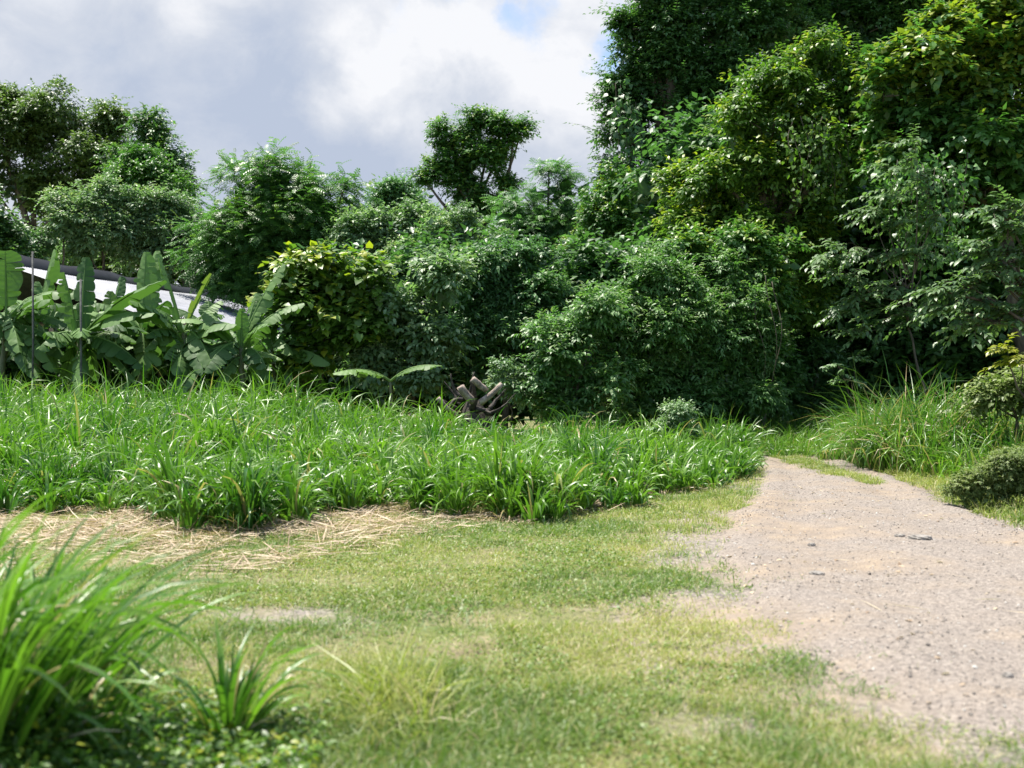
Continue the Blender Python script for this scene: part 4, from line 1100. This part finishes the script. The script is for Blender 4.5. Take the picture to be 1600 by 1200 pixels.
# ---------------------------------------------------------------- foreground clumps, out of focus
def big_clump(label, cx, cy2, nb, h, w, r, lean0, dirbias=0.0, weeds=0):
    z0 = float(gz(cx, cy2))
    o = empty('grass_clump', (cx, cy2, z0), label, 'grass clump', 'large grass clumps in the near foreground')
    a = Acc()
    az = rng.uniform(0, 6.28, nb)
    if dirbias:
        az = np.where(rng.random(nb) < .55, rng.normal(dirbias, .7, nb), az)
    u = rng.random(nb)
    P = np.stack([cx + r * u * np.cos(az), cy2 + r * u * np.sin(az), np.full(nb, z0)], -1)
    blades(a, P, az, lean0 + .5 * u + rng.normal(0, .1, nb), rng.uniform(.1, 1.5, nb), h * rng.uniform(.55, 1.15, nb), w * rng.uniform(.7, 1.3, nb), rng.random(nb), (rng.random(nb) < .04) * .8, 9, fold=.3, kink=(rng.random(nb) < .25) * rng.uniform(.3, 1.2, nb))
    a.build('green_blades', M['grass'], o, origin=(cx, cy2, z0))
    a = Acc()
    nd_ = nb // 3
    az = rng.uniform(0, 6.28, nd_)
    blades(a, np.stack([cx + r * rng.random(nd_) * np.cos(az), cy2 + r * rng.random(nd_) * np.sin(az), np.full(nd_, z0)], -1), az, rng.uniform(.5, 1.4, nd_), rng.uniform(.2, 1.2, nd_), h * .5 * rng.uniform(.4, 1, nd_), w * .6 * rng.uniform(.7, 1.3, nd_), rng.random(nd_), rng.random(nd_) * .4, 5, fold=.2)
    a.build('dry_blades', M['straw'], o, origin=(cx, cy2, z0))
big_clump('tall blurred grass clump in the bottom left corner', -2.10, 4.10, 170, 1.16, .050, .30, .06, .2)
big_clump('blurred grass clump behind the corner clump at left', -2.08, 4.85, 130, .86, .048, .28, .08, .3)
big_clump('blurred leaning grass clump right of the corner clump', -1.80, 4.30, 70, .55, .044, .20, .15, .2)
big_clump('small fan shaped grass clump standing apart in the left foreground', -1.20, 4.62, 50, .58, .040, .10, .12, .5)
big_clump('blurred grass clump just beyond the left edge', -2.6, 4.9, 110, .95, .048, .3, .1, .2)
# low leafy weeds round the clumps
a = Acc()
m = 26000
x2 = rng.normal(-1.65, .42, m); y2 = rng.normal(4.15, .42, m)
k = (x2 < -0.75) & (y2 > 3.2)
x2, y2 = x2[k], y2[k]; m = len(x2)
zz = gz(x2, y2) + rng.random(m) * (0.08 + .22 * np.exp(-((x2 + 1.9) / .4) ** 2 - ((y2 - 4.2) / .5) ** 2))
stamp(a, LEAF, np.stack([x2, y2, zz], -1), nrm(rdir(m) * [1, 1, .4]), nrm(rdir(m) * .6 + [0, 0, 1]), rng.uniform(.018, .055, m), rng.random(m), (rng.random(m) < .15) * .8, 1.0)
tag(a.build('low_weeds', M['lime_leaf']), 'low leafy weeds around the foreground grass clumps', 'weeds', kind='stuff')

# ---------------------------------------------------------------- gravel on the road
rng = np.random.default_rng(71)
OCT = T([(1, 0, 0), (-1, 0, 0), (0, 1, 0), (0, -1, 0), (0, 0, .7), (0, 0, -.5), (.6, .6, .35), (-.6, -.55, .35)],
        [[(0, 6, 4), (6, 2, 4), (2, 1, 4), (1, 7, 4), (7, 3, 4), (3, 0, 4), (0, 2, 6), (1, 3, 7)]])
n = 60000
y = 3.0 + 17 * rng.random(n) ** 1.5
x = rng.uniform(1.0, 7, n)
k = (x > road_l(y) - .25) & (x < road_r(y) + .1) & (x < y * .55 + .3) & (rng.random(n) < .35 + .65 * sstep(.5 + nz(x, y, 1.0, 5)))
x, y = x[k][:34000], y[k][:34000]; n = len(x)
print('gravel', n)
s = 0.0035 + .010 * rng.random(n) ** 3 + .010 * (rng.random(n) < .01)
a = Acc()
stamp(a, OCT, np.stack([x, y, gz(x, y) + road_up(x, y) + s * .15], -1), nrm(rdir(n) * [1, 1, .3]), nrm(rdir(n) * .4 + [0, 0, 1]), s, rng.random(n) ** .9, (rng.random(n) < .10) * 1.0, .8)
tag(a.build('gravel', M['gravel']), 'loose gravel scattered over the dirt road', 'gravel', kind='stuff')
# fallen leaves and twigs
n = 420
y = 4 + 15 * rng.random(n) ** 1.3; x = rng.uniform(1, 6.5, n)
k = on_road(x, y, -.4)
x, y = x[k], y[k]; n = len(x)
a = Acc()
stamp(a, LEAF, np.stack([x, y, gz(x, y) + road_up(x, y) + .008], -1), nrm(rdir(n) * [1, 1, .1]), nrm(rdir(n) * .4 + [0, 0, 1]), rng.uniform(.025, .06, n), rng.random(n) * .5, (rng.random(n) < .2) * .6, 1.2)
m = 120
x, y = rng.uniform(1.3, 6, m), 4 + 14 * rng.random(m)
k = on_road(x, y, -.3); x, y = x[k], y[k]; m = len(x)
blades(a, np.stack([x, y, gz(x, y) + road_up(x, y) + .006], -1), rng.uniform(0, 6.28, m), rng.normal(1.53, .04, m), rng.normal(.05, .05, m), rng.uniform(.1, .35, m), rng.uniform(.005, .01, m), rng.random(m), rng.random(m), 3, fold=.2)
tag(a.build('leaf_litter', M['straw']), 'fallen dry leaves and stalks on the dirt road', 'leaf litter', kind='stuff')
# the few stones big enough to count
def stone(px, py, w, h, lab):
    yy = F * H / (py - 600); xx = (px - 800) / F * yy
    import bmesh
    bm = bmesh.new()
    bmesh.ops.create_icosphere(bm, subdivisions=3, radius=1)
    for v in bm.verts:
        d = 1 + .18 * math.sin(v.co.x * 4 + px) * math.cos(v.co.y * 5) + .1 * math.sin(v.co.z * 9 + v.co.x * 7 + px)
        v.co = Vector((v.co.x * w * d, v.co.y * w * .7 * d, v.co.z * h * d))
    me = bpy.data.meshes.new('stone'); bm.to_mesh(me); bm.free()
    me.materials.append(M['stone'])
    o = bpy.data.objects.new('stone', me); C.objects.link(o)
    o.location = (xx, yy, float(gz(xx, yy) + road_up(xx, yy)) + h * .2)
    tag(o, lab, 'stone', 'half buried stones in the road')
stone(1436, 853, .11, .03, 'largest flat grey stone half buried in the road, before the round bush')
stone(1405, 850, .05, .02, 'small dark stone just left of the large flat stone')
stone(1268, 858, .035, .025, 'small dark stone in the middle of the road')
stone(1276, 905, .06, .02, 'flat brownish stone below the middle of the road')
stone(1574, 1072, .03, .022, 'dark stone near the lower right corner')
stone(1292, 1094, .03, .02, 'small stone at the grass edge low on the road')
